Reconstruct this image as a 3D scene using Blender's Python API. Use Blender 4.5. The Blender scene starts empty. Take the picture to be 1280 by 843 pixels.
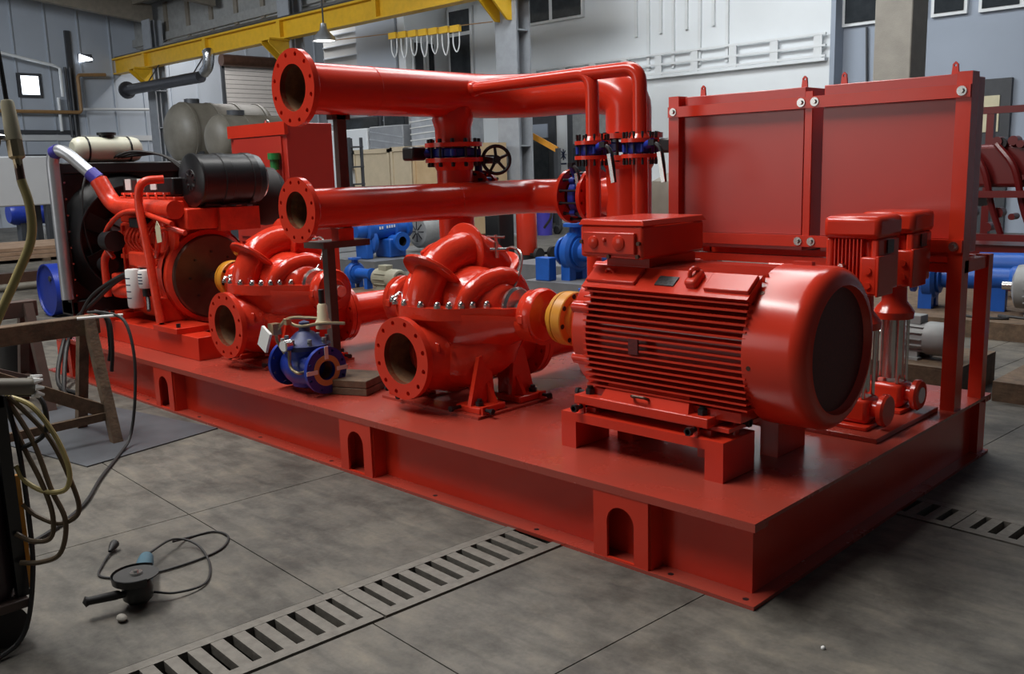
import bpy, math, random
from mathutils import Vector as V, Matrix, geometry

random.seed(7)
PI = math.pi
SC = bpy.context.scene
COL = SC.collection

# ------------------------------------------------------------------ camera, light, exposure
cam_d = bpy.data.cameras.new('camera')
cam = bpy.data.objects.new('camera', cam_d)
COL.objects.link(cam)
cam_d.sensor_fit = 'HORIZONTAL'
cam_d.sensor_width = 36.0
cam_d.lens = 32.998
cam_d.clip_start = 0.05
cam_d.clip_end = 200
cam.matrix_world = Matrix(((0.715731, -0.103424, 0.690675, 1.463610), (0.697775, 0.146921, -0.701088, -2.574650), (-0.028965, 0.983726, 0.177323, 1.451950), (0, 0, 0, 1)))
SC.camera = cam

SC.view_settings.view_transform = 'Standard'
SC.view_settings.look = 'None'
SC.view_settings.gamma = 1.0
SC.view_settings.use_curve_mapping = False
SC.view_settings.exposure = -0.22

world = bpy.data.worlds.new('hall_ambient')
SC.world = world
world.use_nodes = True
world.node_tree.nodes['Background'].inputs[0].default_value = (0.75, 0.86, 1.0, 1)
world.node_tree.nodes['Background'].inputs[1].default_value = 0.045


def area(name, loc, target, sx, sy, power, color=(1, 1, 1)):
    d = bpy.data.lights.new(name, 'AREA')
    d.shape = 'RECTANGLE'
    d.size = sx
    d.size_y = sy
    d.energy = power
    d.color = color
    o = bpy.data.objects.new(name, d)
    COL.objects.link(o)
    o.location = loc
    o.rotation_euler = (V(target) - V(loc)).to_track_quat('-Z', 'Y').to_euler()
    return o


# roof skylights over the bay, the tall gate on the camera side and added fill lights for the back walls
area('skylight_bay', (-4.5, 2.0, 9.0), (-4.0, 2.0, 0), 11.0, 1.6, 560, (1.0, 0.98, 0.95))
area('skylight_front', (-5.8, -2.6, 9.0), (-4.2, 0.2, 0.4), 9.0, 1.4, 1050, (1.0, 0.98, 0.95))
area('skylight_aisle', (-9.0, 8.5, 9.5), (-9.0, 9.0, 0), 16.0, 2.0, 900, (0.92, 0.97, 1.0))
area('hall_gate_daylight', (-9.0, -13.0, 3.6), (-3.0, 1.0, 1.4), 7.0, 4.5, 220, (1.0, 0.98, 0.96))
area('office_wall_fill', (-15.0, 8.0, 9.0), (-13.5, 16.0, 3.0), 12.0, 1.0, 1450, (0.92, 0.97, 1.0))  # added fill that brightens the white back wall
area('far_end_fill', (-20.0, -1.0, 7.4), (-30.0, 12.0, 3.0), 8.0, 2.5, 1250, (0.88, 0.94, 1.0))  # added fill below the closed roof, lifts the far wall
area('side_bay_fill', (-26.5, 14.0, 6.7), (-26.5, 16.4, 0.5), 9.0, 0.4, 520, (1.0, 0.98, 0.95))  # added strip hidden behind the eave, brightens shutter and siding


# ------------------------------------------------------------------ materials
def nodes_of(m):
    m.use_nodes = True
    nt = m.node_tree
    return nt, nt.nodes['Principled BSDF']


def mat(name, col, rough=0.5, metal=0.0, var=0.12, scale=6.0, bump=0.0, bscale=60.0, col2=None, spec=0.5, coat=0.0, rvar=0.0, tex='noise'):
    m = bpy.data.materials.new(name)
    nt, b = nodes_of(m)
    N, L = nt.nodes, nt.links
    tc = N.new('ShaderNodeTexCoord')
    n = N.new('ShaderNodeTexNoise')
    n.inputs['Scale'].default_value = scale
    n.inputs['Detail'].default_value = 5
    n.inputs['Roughness'].default_value = 0.6
    L.new(tc.outputs['Object'], n.inputs['Vector'])
    r = N.new('ShaderNodeValToRGB')
    c2 = col2 if col2 else tuple(c * (1 - var) for c in col)
    c1 = col if col2 else tuple(min(1, c * (1 + var)) for c in col)
    r.color_ramp.elements[0].position = 0.32
    r.color_ramp.elements[1].position = 0.68
    r.color_ramp.elements[0].color = (*c2, 1)
    r.color_ramp.elements[1].color = (*c1, 1)
    L.new(n.outputs['Fac'], r.inputs['Fac'])
    L.new(r.outputs['Color'], b.inputs['Base Color'])
    b.inputs['Roughness'].default_value = rough
    b.inputs['Metallic'].default_value = metal
    b.inputs['Specular IOR Level'].default_value = spec
    if coat:
        b.inputs['Coat Weight'].default_value = coat
        b.inputs['Coat Roughness'].default_value = 0.12
    if rvar:
        mr = N.new('ShaderNodeMapRange')
        mr.inputs['To Min'].default_value = rough - rvar
        mr.inputs['To Max'].default_value = rough + rvar
        L.new(n.outputs['Fac'], mr.inputs['Value'])
        L.new(mr.outputs['Result'], b.inputs['Roughness'])
    if bump:
        n2 = N.new('ShaderNodeTexNoise')
        n2.inputs['Scale'].default_value = bscale
        n2.inputs['Detail'].default_value = 4
        L.new(tc.outputs['Object'], n2.inputs['Vector'])
        bp = N.new('ShaderNodeBump')
        bp.inputs['Strength'].default_value = bump
        bp.inputs['Distance'].default_value = 0.01
        L.new(n2.outputs['Fac'], bp.inputs['Height'])
        L.new(bp.outputs['Normal'], b.inputs['Normal'])
    return m


def emit(name, col, s):
    m = bpy.data.materials.new(name)
    nt, b = nodes_of(m)
    b.inputs['Base Color'].default_value = (*col, 1)
    b.inputs['Emission Color'].default_value = (*col, 1)
    b.inputs['Emission Strength'].default_value = s
    return m


def concrete_mat():
    m = bpy.data.materials.new('worn_concrete')
    nt, b = nodes_of(m)
    N, L = nt.nodes, nt.links
    geo = N.new('ShaderNodeNewGeometry')
    def noise(scale, det, rough=0.6):
        n = N.new('ShaderNodeTexNoise')
        n.inputs['Scale'].default_value = scale
        n.inputs['Detail'].default_value = det
        n.inputs['Roughness'].default_value = rough
        L.new(geo.outputs['Position'], n.inputs['Vector'])
        return n
    def ramp(n, stops):
        r = N.new('ShaderNodeValToRGB')
        e = r.color_ramp.elements
        e[0].position, e[0].color = stops[0][0], (*stops[0][1], 1)
        e[1].position, e[1].color = stops[-1][0], (*stops[-1][1], 1)
        for p, c in stops[1:-1]:
            k = e.new(p)
            k.color = (*c, 1)
        L.new(n.outputs['Fac'], r.inputs['Fac'])
        return r
    def mix(kind, f, a, bb):
        x = N.new('ShaderNodeMix')
        x.data_type = 'RGBA'
        x.blend_type = kind
        if isinstance(f, float):
            x.inputs['Factor'].default_value = f
        else:
            L.new(f, x.inputs['Factor'])
        L.new(a, x.inputs['A'])
        L.new(bb, x.inputs['B'])
        return x.outputs['Result']
    big = ramp(noise(0.75, 4), [(0.3, (0.088, 0.081, 0.069)), (0.5, (0.130, 0.119, 0.101)), (0.7, (0.175, 0.160, 0.136))])
    mid = ramp(noise(3.2, 8, 0.7), [(0.36, (0.45, 0.44, 0.43)), (0.52, (0.95, 0.95, 0.95)), (0.68, (1.3, 1.27, 1.2))])
    c = mix('MULTIPLY', 0.9, big.outputs['Color'], mid.outputs['Color'])
    fine = ramp(noise(60, 3), [(0.3, (0.82, 0.82, 0.82)), (0.7, (1.06, 1.06, 1.06))])
    c = mix('MULTIPLY', 0.7, c, fine.outputs['Color'])
    scr = N.new('ShaderNodeTexNoise')
    scr.inputs['Scale'].default_value = 1.0
    scr.inputs['Detail'].default_value = 7
    scr.inputs['Distortion'].default_value = 0.6
    mp_ = N.new('ShaderNodeMapping')
    mp_.inputs['Scale'].default_value = (5.0, 16.0, 1.0)
    mp_.inputs['Rotation'].default_value = (0, 0, 0.5)
    L.new(geo.outputs['Position'], mp_.inputs['Vector'])
    L.new(mp_.outputs['Vector'], scr.inputs['Vector'])
    scrr = ramp(scr, [(0.35, (0.72, 0.72, 0.71)), (0.5, (1, 1, 1)), (0.68, (1.25, 1.22, 1.16))])
    c = mix('MULTIPLY', 0.8, c, scrr.outputs['Color'])
    spots = ramp(noise(9.0, 5, 0.75), [(0.60, (0, 0, 0)), (0.74, (0.45, 0.45, 0.45))])
    dark = N.new('ShaderNodeRGB')
    dark.outputs[0].default_value = (0.10, 0.094, 0.085, 1)
    c = mix('MIX', spots.outputs['Color'], c, dark.outputs[0])
    L.new(c, b.inputs['Base Color'])
    rr = N.new('ShaderNodeMapRange')
    rr.inputs['To Min'].default_value = 0.42
    rr.inputs['To Max'].default_value = 0.78
    nn = noise(2.1, 5)
    L.new(nn.outputs['Fac'], rr.inputs['Value'])
    L.new(rr.outputs['Result'], b.inputs['Roughness'])
    bp = N.new('ShaderNodeBump')
    bp.inputs['Strength'].default_value = 0.25
    bp.inputs['Distance'].default_value = 0.004
    n4 = noise(40, 6)
    L.new(n4.outputs['Fac'], bp.inputs['Height'])
    L.new(bp.outputs['Normal'], b.inputs['Normal'])
    return m


RED = mat('red_gloss_paint', (0.60, 0.036, 0.015), 0.21, var=0.06, scale=3, bump=0.04, bscale=25, rvar=0.05)
REDCAST = mat('red_painted_casting', (0.62, 0.037, 0.015), 0.15, var=0.08, scale=5, bump=0.16, bscale=55, rvar=0.06)
REDDECK = mat('red_deck_paint', (0.41, 0.046, 0.027), 0.26, scale=2.2, col2=(0.32, 0.055, 0.037), bump=0.03, bscale=12, rvar=0.1, spec=0.8)
CABRED = mat('red_cabinet_enamel', (0.47, 0.033, 0.020), 0.3, var=0.04, scale=2, spec=0.85)
REDENG = mat('red_engine_paint', (0.66, 0.045, 0.018), 0.3, var=0.15, scale=9, bump=0.3, bscale=40)
REDDARK = mat('dark_red_enamel', (0.13, 0.008, 0.008), 0.3, var=0.05, scale=1.5)
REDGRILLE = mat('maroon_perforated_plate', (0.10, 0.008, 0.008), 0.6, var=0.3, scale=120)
BLACK = mat('black_enamel', (0.012, 0.012, 0.013), 0.35, var=0.2)
RUBBER = mat('black_rubber', (0.016, 0.015, 0.015), 0.6, var=0.2)
BLACKBOLT = mat('black_oxide_steel', (0.02, 0.02, 0.022), 0.4, metal=0.4)
STEEL = mat('bright_steel', (0.62, 0.61, 0.59), 0.26, metal=1.0, var=0.1, scale=20)
ALU = mat('cast_aluminium', (0.55, 0.57, 0.6), 0.38, metal=0.85, var=0.1)
YELLOWC = mat('ochre_coupling_paint', (0.62, 0.26, 0.02), 0.4, var=0.1)
BLUE = mat('blue_valve_paint', (0.012, 0.035, 0.30), 0.35, var=0.15, bump=0.1)
BLUEPUMP = mat('bright_blue_paint', (0.012, 0.095, 0.42), 0.4, var=0.12, bump=0.1)
GREYMOTOR = mat('grey_motor_paint', (0.26, 0.27, 0.27), 0.5, var=0.15)
GREYBASE = mat('grey_steel_base', (0.15, 0.155, 0.165), 0.5, var=0.12)
BEIGE = mat('beige_motor_paint', (0.30, 0.29, 0.22), 0.5, var=0.12)
WOOD = mat('weathered_timber', (0.17, 0.11, 0.065), 0.75, scale=14, col2=(0.08, 0.052, 0.032), bump=0.3)
WOODLT = mat('plain_planks', (0.36, 0.24, 0.16), 0.75, scale=5, col2=(0.25, 0.16, 0.10), bump=0.2)
PLY = mat('plywood', (0.56, 0.40, 0.23), 0.7, scale=3, col2=(0.48, 0.33, 0.18))
CARTON = mat('pale_carton', (0.52, 0.43, 0.30), 0.75, var=0.06)
BROWNPOST = mat('primed_brown_steel', (0.085, 0.055, 0.045), 0.55, var=0.2, scale=10)
RUST = mat('rusty_bore', (0.26, 0.13, 0.055), 0.7, scale=12, col2=(0.11, 0.05, 0.03), bump=0.2)
DARKSTEEL = mat('brown_flywheel_steel', (0.10, 0.052, 0.036), 0.38, metal=0.55, var=0.2)
CONC = concrete_mat()
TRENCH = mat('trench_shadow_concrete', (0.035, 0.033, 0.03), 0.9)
GRATE = mat('galvanised_grate', (0.20, 0.185, 0.16), 0.6, metal=0.2, scale=25, col2=(0.14, 0.128, 0.11), bump=0.2)
WHITEWALL = mat('white_painted_wall', (0.80, 0.83, 0.85), 0.8, var=0.025, scale=0.8)
BLUETONE = mat('bluish_shade_tone', (0.34, 0.385, 0.46), 0.8, var=0.05, scale=0.7)  # bluish shade of the less lit wall put into its colour
SIDING = mat('grey_metal_siding', (0.42, 0.46, 0.52), 0.5, metal=0.1, var=0.05, scale=0.6)
SIDINGW = mat('light_grey_siding', (0.52, 0.53, 0.54), 0.55, var=0.05, scale=0.6)
ROOFB = mat('beige_roof_steel', (0.23, 0.20, 0.16), 0.6, var=0.12)
ROOFP = mat('roof_panel', (0.30, 0.30, 0.29), 0.6, var=0.12)
YELLOW = mat('crane_yellow_paint', (0.72, 0.42, 0.015), 0.45, var=0.08)
COLGREY = mat('grey_column_paint', (0.30, 0.315, 0.34), 0.5, var=0.08)
CONCOL = mat('raw_concrete_column', (0.36, 0.34, 0.30), 0.8, var=0.1, scale=4, bump=0.2)
DARKGLASS = mat('dark_window_glass', (0.035, 0.04, 0.045), 0.08, var=0.2, spec=0.6)
FRAMEG = mat('dark_grey_door_frame', (0.05, 0.053, 0.06), 0.4)
WFRAME = mat('white_frame', (0.75, 0.77, 0.78), 0.5, var=0.03)
DAY = emit('daylight_window_pane', (0.85, 0.92, 1.0), 5.0)
TANKM = mat('dusty_tank_plastic', (0.19, 0.172, 0.14), 0.5, scale=2, col2=(0.13, 0.115, 0.09))
TANKW = mat('translucent_tank_plastic', (0.55, 0.55, 0.44), 0.4, var=0.06)
HOSEY = mat('yellow_air_hose', (0.42, 0.34, 0.13), 0.5, var=0.12)
HOSEB = mat('brown_air_hose', (0.10, 0.065, 0.032), 0.5, var=0.2)
CREAM = mat('cream_plastic', (0.62, 0.56, 0.38), 0.5, var=0.06)
TAN = mat('tan_gasket', (0.52, 0.30, 0.10), 0.6, var=0.1)
PAPER = mat('white_label', (0.78, 0.78, 0.76), 0.5, var=0.03)
INK = mat('dark_print', (0.02, 0.03, 0.08), 0.5)
PLATE = mat('engraved_metal_plate', (0.09, 0.095, 0.10), 0.35, metal=0.6, scale=90, col2=(0.03, 0.03, 0.03))
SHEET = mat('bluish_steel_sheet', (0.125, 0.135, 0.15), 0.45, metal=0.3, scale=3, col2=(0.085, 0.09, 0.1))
PIPEBROWN = mat('brown_gas_pipe', (0.30, 0.17, 0.07), 0.5)
DUCT = mat('black_iron_duct', (0.07, 0.07, 0.08), 0.4, metal=0.5)
FOIL = mat('crumpled_foil', (0.7, 0.72, 0.75), 0.25, metal=1.0, bump=1.0, bscale=20)
SHUTTER = mat('pinkish_shutter', (0.60, 0.57, 0.55), 0.6, var=0.03)
DARKCLOTH = mat('dark_cloth', (0.015, 0.018, 0.028), 0.8)
WRAP = mat('stretch_wrap', (0.50, 0.52, 0.55), 0.3, scale=3, col2=(0.30, 0.32, 0.36))
GREEN = mat('green_cap', (0.02, 0.22, 0.05), 0.4)
VIOLET = mat('violet_band', (0.05, 0.04, 0.32), 0.4)


# ------------------------------------------------------------------ mesh helpers
def frame(d):
    d = V(d).normalized()
    a = V((0, 0, 1)) if abs(d.z) < 0.9 else V((0, 1, 0))
    u = a.cross(d).normalized()
    return u, d.cross(u).normalized(), d


def wloc(p):
    l = V((0, 0, 0))
    while p is not None:
        l += V(p.location)
        p = p.parent
    return l


class MB:
    def __init__(s):
        s.v = []
        s.f = []

    def add(s, vs, fs):
        b = len(s.v)
        s.v += [V(v) for v in vs]
        s.f += [[i + b for i in f] for f in fs]
        return s

    def bx(s, x0, x1, y0, y1, z0, z1):
        return s.add([(x0, y0, z0), (x1, y0, z0), (x1, y1, z0), (x0, y1, z0), (x0, y0, z1), (x1, y0, z1), (x1, y1, z1), (x0, y1, z1)],
                     [(0, 3, 2, 1), (4, 5, 6, 7), (0, 1, 5, 4), (1, 2, 6, 5), (2, 3, 7, 6), (3, 0, 4, 7)])

    def box(s, c, sz, M=None):
        h = V(sz) / 2
        vs = [V((x * h.x, y * h.y, z * h.z)) for x, y, z in ((-1, -1, -1), (1, -1, -1), (1, 1, -1), (-1, 1, -1), (-1, -1, 1), (1, -1, 1), (1, 1, 1), (-1, 1, 1))]
        if M is not None:
            vs = [M @ v for v in vs]
        return s.add([v + V(c) for v in vs], [(0, 3, 2, 1), (4, 5, 6, 7), (0, 1, 5, 4), (1, 2, 6, 5), (2, 3, 7, 6), (3, 0, 4, 7)])

    def bar(s, p, q, w, h, up=(0, 0, 1)):
        p, q = V(p), V(q)
        d = (q - p)
        L = d.length
        d.normalize()
        u = V(up).cross(d)
        if u.length < 1e-4:
            u = V((1, 0, 0)).cross(d)
        u.normalize()
        n = d.cross(u)
        vs = []
        for e in (p, q):
            for a, b in ((-1, -1), (1, -1), (1, 1), (-1, 1)):
                vs.append(e + u * (a * w / 2) + n * (b * h / 2))
        return s.add(vs, [(3, 2, 1, 0), (4, 5, 6, 7), (0, 1, 5, 4), (1, 2, 6, 5), (2, 3, 7, 6), (3, 0, 4, 7)])

    def lathe(s, o, d, prof, n=32, a0=0.0, a1=2 * PI, u=None, sx=1.0):
        o = V(o)
        U_, W_, D_ = frame(d)
        if u is not None:
            U_ = V(u).normalized()
            W_ = D_.cross(U_)
        full = abs(a1 - a0 - 2 * PI) < 1e-6
        m = n if full else n + 1
        vs, fs = [], []
        for t, r in prof:
            for i in range(m):
                a = a0 + (a1 - a0) * i / n
                vs.append(o + D_ * t + (U_ * (math.cos(a) * sx) + W_ * math.sin(a)) * max(r, 1e-5))
        for j in range(len(prof) - 1):
            for i in range(n):
                k = (i + 1) % m
                fs.append((j * m + i, j * m + k, (j + 1) * m + k, (j + 1) * m + i))
        return s.add(vs, fs)

    def cyl(s, p, q, r, r2=None, n=16):
        p, q = V(p), V(q)
        L = (q - p).length
        r2 = r if r2 is None else r2
        return s.lathe(p, q - p, [(0, 0), (0, r), (L, r2), (L, 0)], n)

    def tube(s, pts, r, n=12, caps=True, closed=False):
        pts = [V(p) for p in pts]
        k = len(pts)
        rr = r if isinstance(r, (list, tuple)) else [r] * k
        tang = []
        for i in range(k):
            a = pts[(i - 1) % k] if (closed or i > 0) else pts[0]
            b = pts[(i + 1) % k] if (closed or i < k - 1) else pts[-1]
            tang.append((b - a).normalized())
        u, w, _ = frame(tang[0])
        vs, fs = [], []
        for i in range(k):
            t = tang[i]
            u = (u - t * u.dot(t))
            u.normalize()
            w = t.cross(u)
            for j in range(n):
                a = 2 * PI * j / n
                vs.append(pts[i] + (u * math.cos(a) + w * math.sin(a)) * rr[i])
        for i in range(k if closed else k - 1):
            i2 = (i + 1) % k
            for j in range(n):
                j2 = (j + 1) % n
                fs.append((i * n + j, i * n + j2, i2 * n + j2, i2 * n + j))
        if caps and not closed:
            fs.append(tuple(range(n - 1, -1, -1)))
            fs.append(tuple((k - 1) * n + j for j in range(n)))
        return s.add(vs, fs)

    def ball(s, c, r, n=12, sz=(1, 1, 1)):
        m = max(4, n // 2)
        vs, fs = [], []
        for i in range(m + 1):
            t = PI * i / m
            for j in range(n):
                a = 2 * PI * j / n
                rr = max(math.sin(t), 1e-4)
                vs.append(V(c) + V((r * sz[0] * rr * math.cos(a), r * sz[1] * rr * math.sin(a), r * sz[2] * math.cos(t))))
        for i in range(m):
            for j in range(n):
                k = (j + 1) % n
                fs.append((i * n + j, (i + 1) * n + j, (i + 1) * n + k, i * n + k))
        return s.add(vs, fs)

    def plate(s, outer, holes, o, ax, ay, th):
        """flat plate with through holes; outline in 2D, axes ax, ay, thickness along ax x ay"""
        o, ax, ay = V(o), V(ax).normalized(), V(ay).normalized()
        az = ax.cross(ay)
        loops = [outer] + list(holes)
        pts, edges, faces = [], [], []
        for L in loops:
            b = len(pts)
            pts += [V((p[0], p[1])) for p in L]
            edges += [(b + i, b + (i + 1) % len(L)) for i in range(len(L))]
            faces.append([b + i for i in range(len(L))])
        if holes:
            r = geometry.delaunay_2d_cdt(pts, edges, faces[:1], 2, 1e-6)
            P2, F2 = r[0], r[2]
        else:
            P2, F2 = pts, [list(range(len(outer)))]
        vs = [o + ax * p.x + ay * p.y for p in P2] + [o + ax * p.x + ay * p.y + az * th for p in P2]
        m = len(P2)
        fs = []
        for f in F2:
            ar = sum(P2[f[i]].x * P2[f[(i + 1) % len(f)]].y - P2[f[(i + 1) % len(f)]].x * P2[f[i]].y for i in range(len(f)))
            g = list(f) if ar > 0 else list(f)[::-1]
            fs.append([i + m for i in g])
            fs.append(g[::-1])
        s.add(vs, fs)
        for k, L in enumerate(loops):
            n = len(L)
            ar = sum(L[i][0] * L[(i + 1) % n][1] - L[(i + 1) % n][0] * L[i][1] for i in range(n))
            Q = L if (ar > 0) == (k == 0) else L[::-1]
            vv = [o + ax * p[0] + ay * p[1] for p in Q] + [o + ax * p[0] + ay * p[1] + az * th for p in Q]
            s.add(vv, [(i, (i + 1) % n, n + (i + 1) % n, n + i) for i in range(n)])
        return s

    def build(s, name, m, parent=None, ang=38, bev=0.0, kind=None, label=None):
        o = wloc(parent)
        me = bpy.data.meshes.new(name)
        me.from_pydata([tuple(v - o) for v in s.v], [], s.f)
        me.materials.append(m)
        me.polygons.foreach_set('use_smooth', [True] * len(me.polygons))
        me.set_sharp_from_angle(angle=math.radians(ang))
        me.update()
        ob = bpy.data.objects.new(name, me)
        COL.objects.link(ob)
        if parent is not None:
            ob.parent = parent
        if bev:
            b = ob.modifiers.new('bevel', 'BEVEL')
            b.width = bev
            b.segments = 2
            b.limit_method = 'ANGLE'
            b.angle_limit = math.radians(40)
        if kind:
            ob['kind'] = kind
        if label:
            ob['label'] = label
        return ob


def circ(r, n=32, cx=0.0, cy=0.0, ph=0.0):
    return [(cx + r * math.cos(2 * PI * i / n + ph), cy + r * math.sin(2 * PI * i / n + ph)) for i in range(n)]


def thing(name, label, cat, loc=(0, 0, 0), group=None):
    o = bpy.data.objects.new(name, None)
    o.empty_display_size = 0.1
    COL.objects.link(o)
    o.location = loc
    tag(o, label, cat, group)
    return o


def tag(o, label, cat, group=None):
    o['label'] = label
    o['category'] = cat
    if group:
        o['group'] = group
    return o


def struct(o):
    o['kind'] = 'structure'
    return o


def copy_tree(o, parent=None):
    c = o.copy()
    COL.objects.link(c)
    c.parent = parent
    for ch in list(o.children):
        copy_tree(ch, c)
    return c


def arc(c, a, b, r, t0, t1, n=10):
    """points on an arc: c + a*r*cos(t) + b*r*sin(t)"""
    c, a, b = V(c), V(a), V(b)
    return [c + a * (r * math.cos(t0 + (t1 - t0) * i / n)) + b * (r * math.sin(t0 + (t1 - t0) * i / n)) for i in range(n + 1)]


def round_path(pts, r, n=6):
    """polyline with its inner corners rounded by radius r"""
    pts = [V(p) for p in pts]
    out = [pts[0]]
    for i in range(1, len(pts) - 1):
        p, a, b = pts[i], (pts[i - 1] - pts[i]), (pts[i + 1] - pts[i])
        ka = min(r, a.length * 0.48)
        kb = min(r, b.length * 0.48)
        A, B = p + a.normalized() * ka, p + b.normalized() * kb
        for j in range(n + 1):
            t = j / n
            out.append(A * (1 - t) ** 2 + p * 2 * t * (1 - t) + B * t ** 2)
    out.append(pts[-1])
    return out


def spline(pts, n=8):
    P = [V(p) for p in pts]
    P = [P[0] * 2 - P[1]] + P + [P[-1] * 2 - P[-2]]
    out = []
    for i in range(1, len(P) - 2):
        a, b, c, d = P[i - 1:i + 3]
        for j in range(n):
            t = j / n
            out.append(0.5 * ((2 * b) + (c - a) * t + (2 * a - 5 * b + 4 * c - d) * t * t + (3 * b - a - 3 * c + d) * t ** 3))
    out.append(P[-2])
    return out


def flange(parent, c, d, od, bore, th, nb, m=None, name='flange', hole=None, bcr=None, ph=None, mat_in=None):
    """drilled pipe flange: face at c, body extending along d"""
    u, w, dd = frame(d)
    bcr = bcr if bcr else od * 0.432
    hole = hole if hole else od * 0.031
    ph = PI / nb if ph is None else ph
    hs = [circ(bore, 40)] + [circ(hole, 10, bcr * math.cos(2 * PI * i / nb + ph), bcr * math.sin(2 * PI * i / nb + ph)) for i in range(nb)]
    mb = MB().plate(circ(od / 2, 56), hs, c, u, w, th)
    return mb.build(name, m or RED, parent, bev=0)


def bolt_ring(parent, c, d, bcr, nb, r, l0, l1, m=None, ph=None, name='flange_bolts'):
    u, w, dd = frame(d)
    ph = PI / nb if ph is None else ph
    mb = MB()
    for i in range(nb):
        a = 2 * PI * i / nb + ph
        p = V(c) + (u * math.cos(a) + w * math.sin(a)) * bcr
        mb.cyl(p + dd * l0, p + dd * l1, r * 0.62, n=8)
        mb.cyl(p + dd * (l0 * 0.72 + l1 * 0.0), p + dd * (l0 * 0.72) + dd * (-0.022 if l0 < 0 else 0.022), r, n=6)
        mb.cyl(p + dd * (l1 * 0.72), p + dd * (l1 * 0.72) + dd * 0.022, r, n=6)
    return mb.build(name, m or BLACKBOLT, parent, kind='stuff')
# ------------------------------------------------------------------ floor (slabs of poured concrete, 3.4 degrees off the skid), drains
FA = math.radians(-3.4)
FX, FY = V((math.cos(FA), math.sin(FA), 0)), V((-math.sin(FA), math.cos(FA), 0))


def fl(a, b, z=0.0):
    return FX * a + FY * b + V((0, 0, z))


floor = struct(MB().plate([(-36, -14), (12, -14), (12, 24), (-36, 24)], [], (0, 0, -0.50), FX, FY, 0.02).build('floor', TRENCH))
xb = [-36 + 2.07 * 0 + k * 2.07 for k in range(0)]
xl = [-0.187 - 2.067 * k for k in range(17)][::-1] + [-0.187 + 2.067 * k for k in range(1, 6)]
XC = []
for i in range(len(xl) - 1):
    a, b = xl[i], xl[i + 1]
    if a < -1.0 < b:
        XC += [(a, -1.135), (-0.83, b)]
    else:
        XC.append((a, b))
YC = [(-13.4, -9.2), (-9.2, -5.06), (-5.06, -0.93), (-0.93, 1.133), (1.395, 5.3), (5.3, 9.4), (9.4, 13.6), (13.6, 17.8), (17.8, 22)]
g = 0.0025
SL = {}
for (a, b) in XC:
    for (c, d) in YC:
        key = (round(b - a, 3), round(d - c, 3))
        if key not in SL:
            o = MB().plate([(0, 0), (b - a - 2 * g, 0), (b - a - 2 * g, d - c - 2 * g), (0, d - c - 2 * g)], [], (0, 0, -0.16), FX, FY, 0.16).build('slab', CONC, floor)
            SL[key] = o
        else:
            o = SL[key].copy()
            COL.objects.link(o)
        o.location = fl(a + g, c + g)
# left of the trench the cross drain does not run: close that strip
for (a, b) in XC:
    if b < -1.0:
        MB().plate([(a + g, 1.133 + g), (b - g, 1.133 + g), (b - g, 1.395 - g), (a + g, 1.395 - g)], [], (0, 0, -0.16), FX, FY, 0.16).build('slab', CONC, floor)


for (c, d) in YC[4:]:
    MB().plate([(-1.135 + g, c + g), (-0.83 - g, c + g), (-0.83 - g, d - g), (-1.135 + g, d - g)], [], (0, 0, -0.16), FX, FY, 0.16).build('slab', CONC, floor)


def grate(a, b, along, length, w, label, grp):
    """a,b: start corner in floor frame; along = 'y' or 'x'"""
    A, B = (FY, -FX) if along == 'y' else (FX, FY)
    o0 = fl(a, b)
    t = thing('drain_grate', label, 'grate', o0, grp)
    rail = 0.044
    for off in (0.0, w - rail):
        MB().plate([(0, off), (length, off), (length, off + rail), (0, off + rail)], [], o0 + V((0, 0, -0.03)), A, B, 0.034).build('side_rail', GRATE, t)
    n = round((length - 0.04) / 0.0775)
    p = (length - 0.043) / n
    for i in range(n + 1):
        bw = 0.043 if 0 < i < n else 0.05
        x0 = i * p if i else 0.0
        if i == n:
            x0 = length - bw
        MB().plate([(x0, rail), (x0 + bw, rail), (x0 + bw, w - rail), (x0, w - rail)], [], o0 + V((0, 0, -0.03)), A, B, 0.033).build('bar', GRATE, t)


# long drain runs along the floor grid on the near side of the skid, frame corner at x' = -0.836
grate(-0.838, -3.22, 'y', 1.165, 0.29, 'steel drain grate at the bottom edge of the picture, mostly cut off', 'drain grates')
grate(-0.838, -2.045, 'y', 1.165, 0.29, 'steel drain grate before the skid, lower one, running out of the picture', 'drain grates')
grate(-0.838, -0.872, 'y', 1.165, 0.29, 'steel drain grate that disappears under the long side of the red skid', 'drain grates')
grate(-0.93, 1.137, 'x', 1.08, 0.25, 'steel drain grate with its end just showing under the right end of the skid', 'drain grates')
grate(0.155, 1.137, 'x', 1.1, 0.25, 'steel drain grate on the floor to the right of the skid', 'drain grates')

# thin steel sheet lying under the saw horse
tag(MB().plate([(0, 0), (1.38, 0.0), (1.38, 0.82), (0, 0.82)], [], (-4.72, -1.05, 0.002), (0.985, 0.17, 0), (-0.17, 0.985, 0), 0.005).build('steel_sheet', SHEET), 'thin bluish steel sheet lying on the floor under the saw horse', 'metal sheet')

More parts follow.
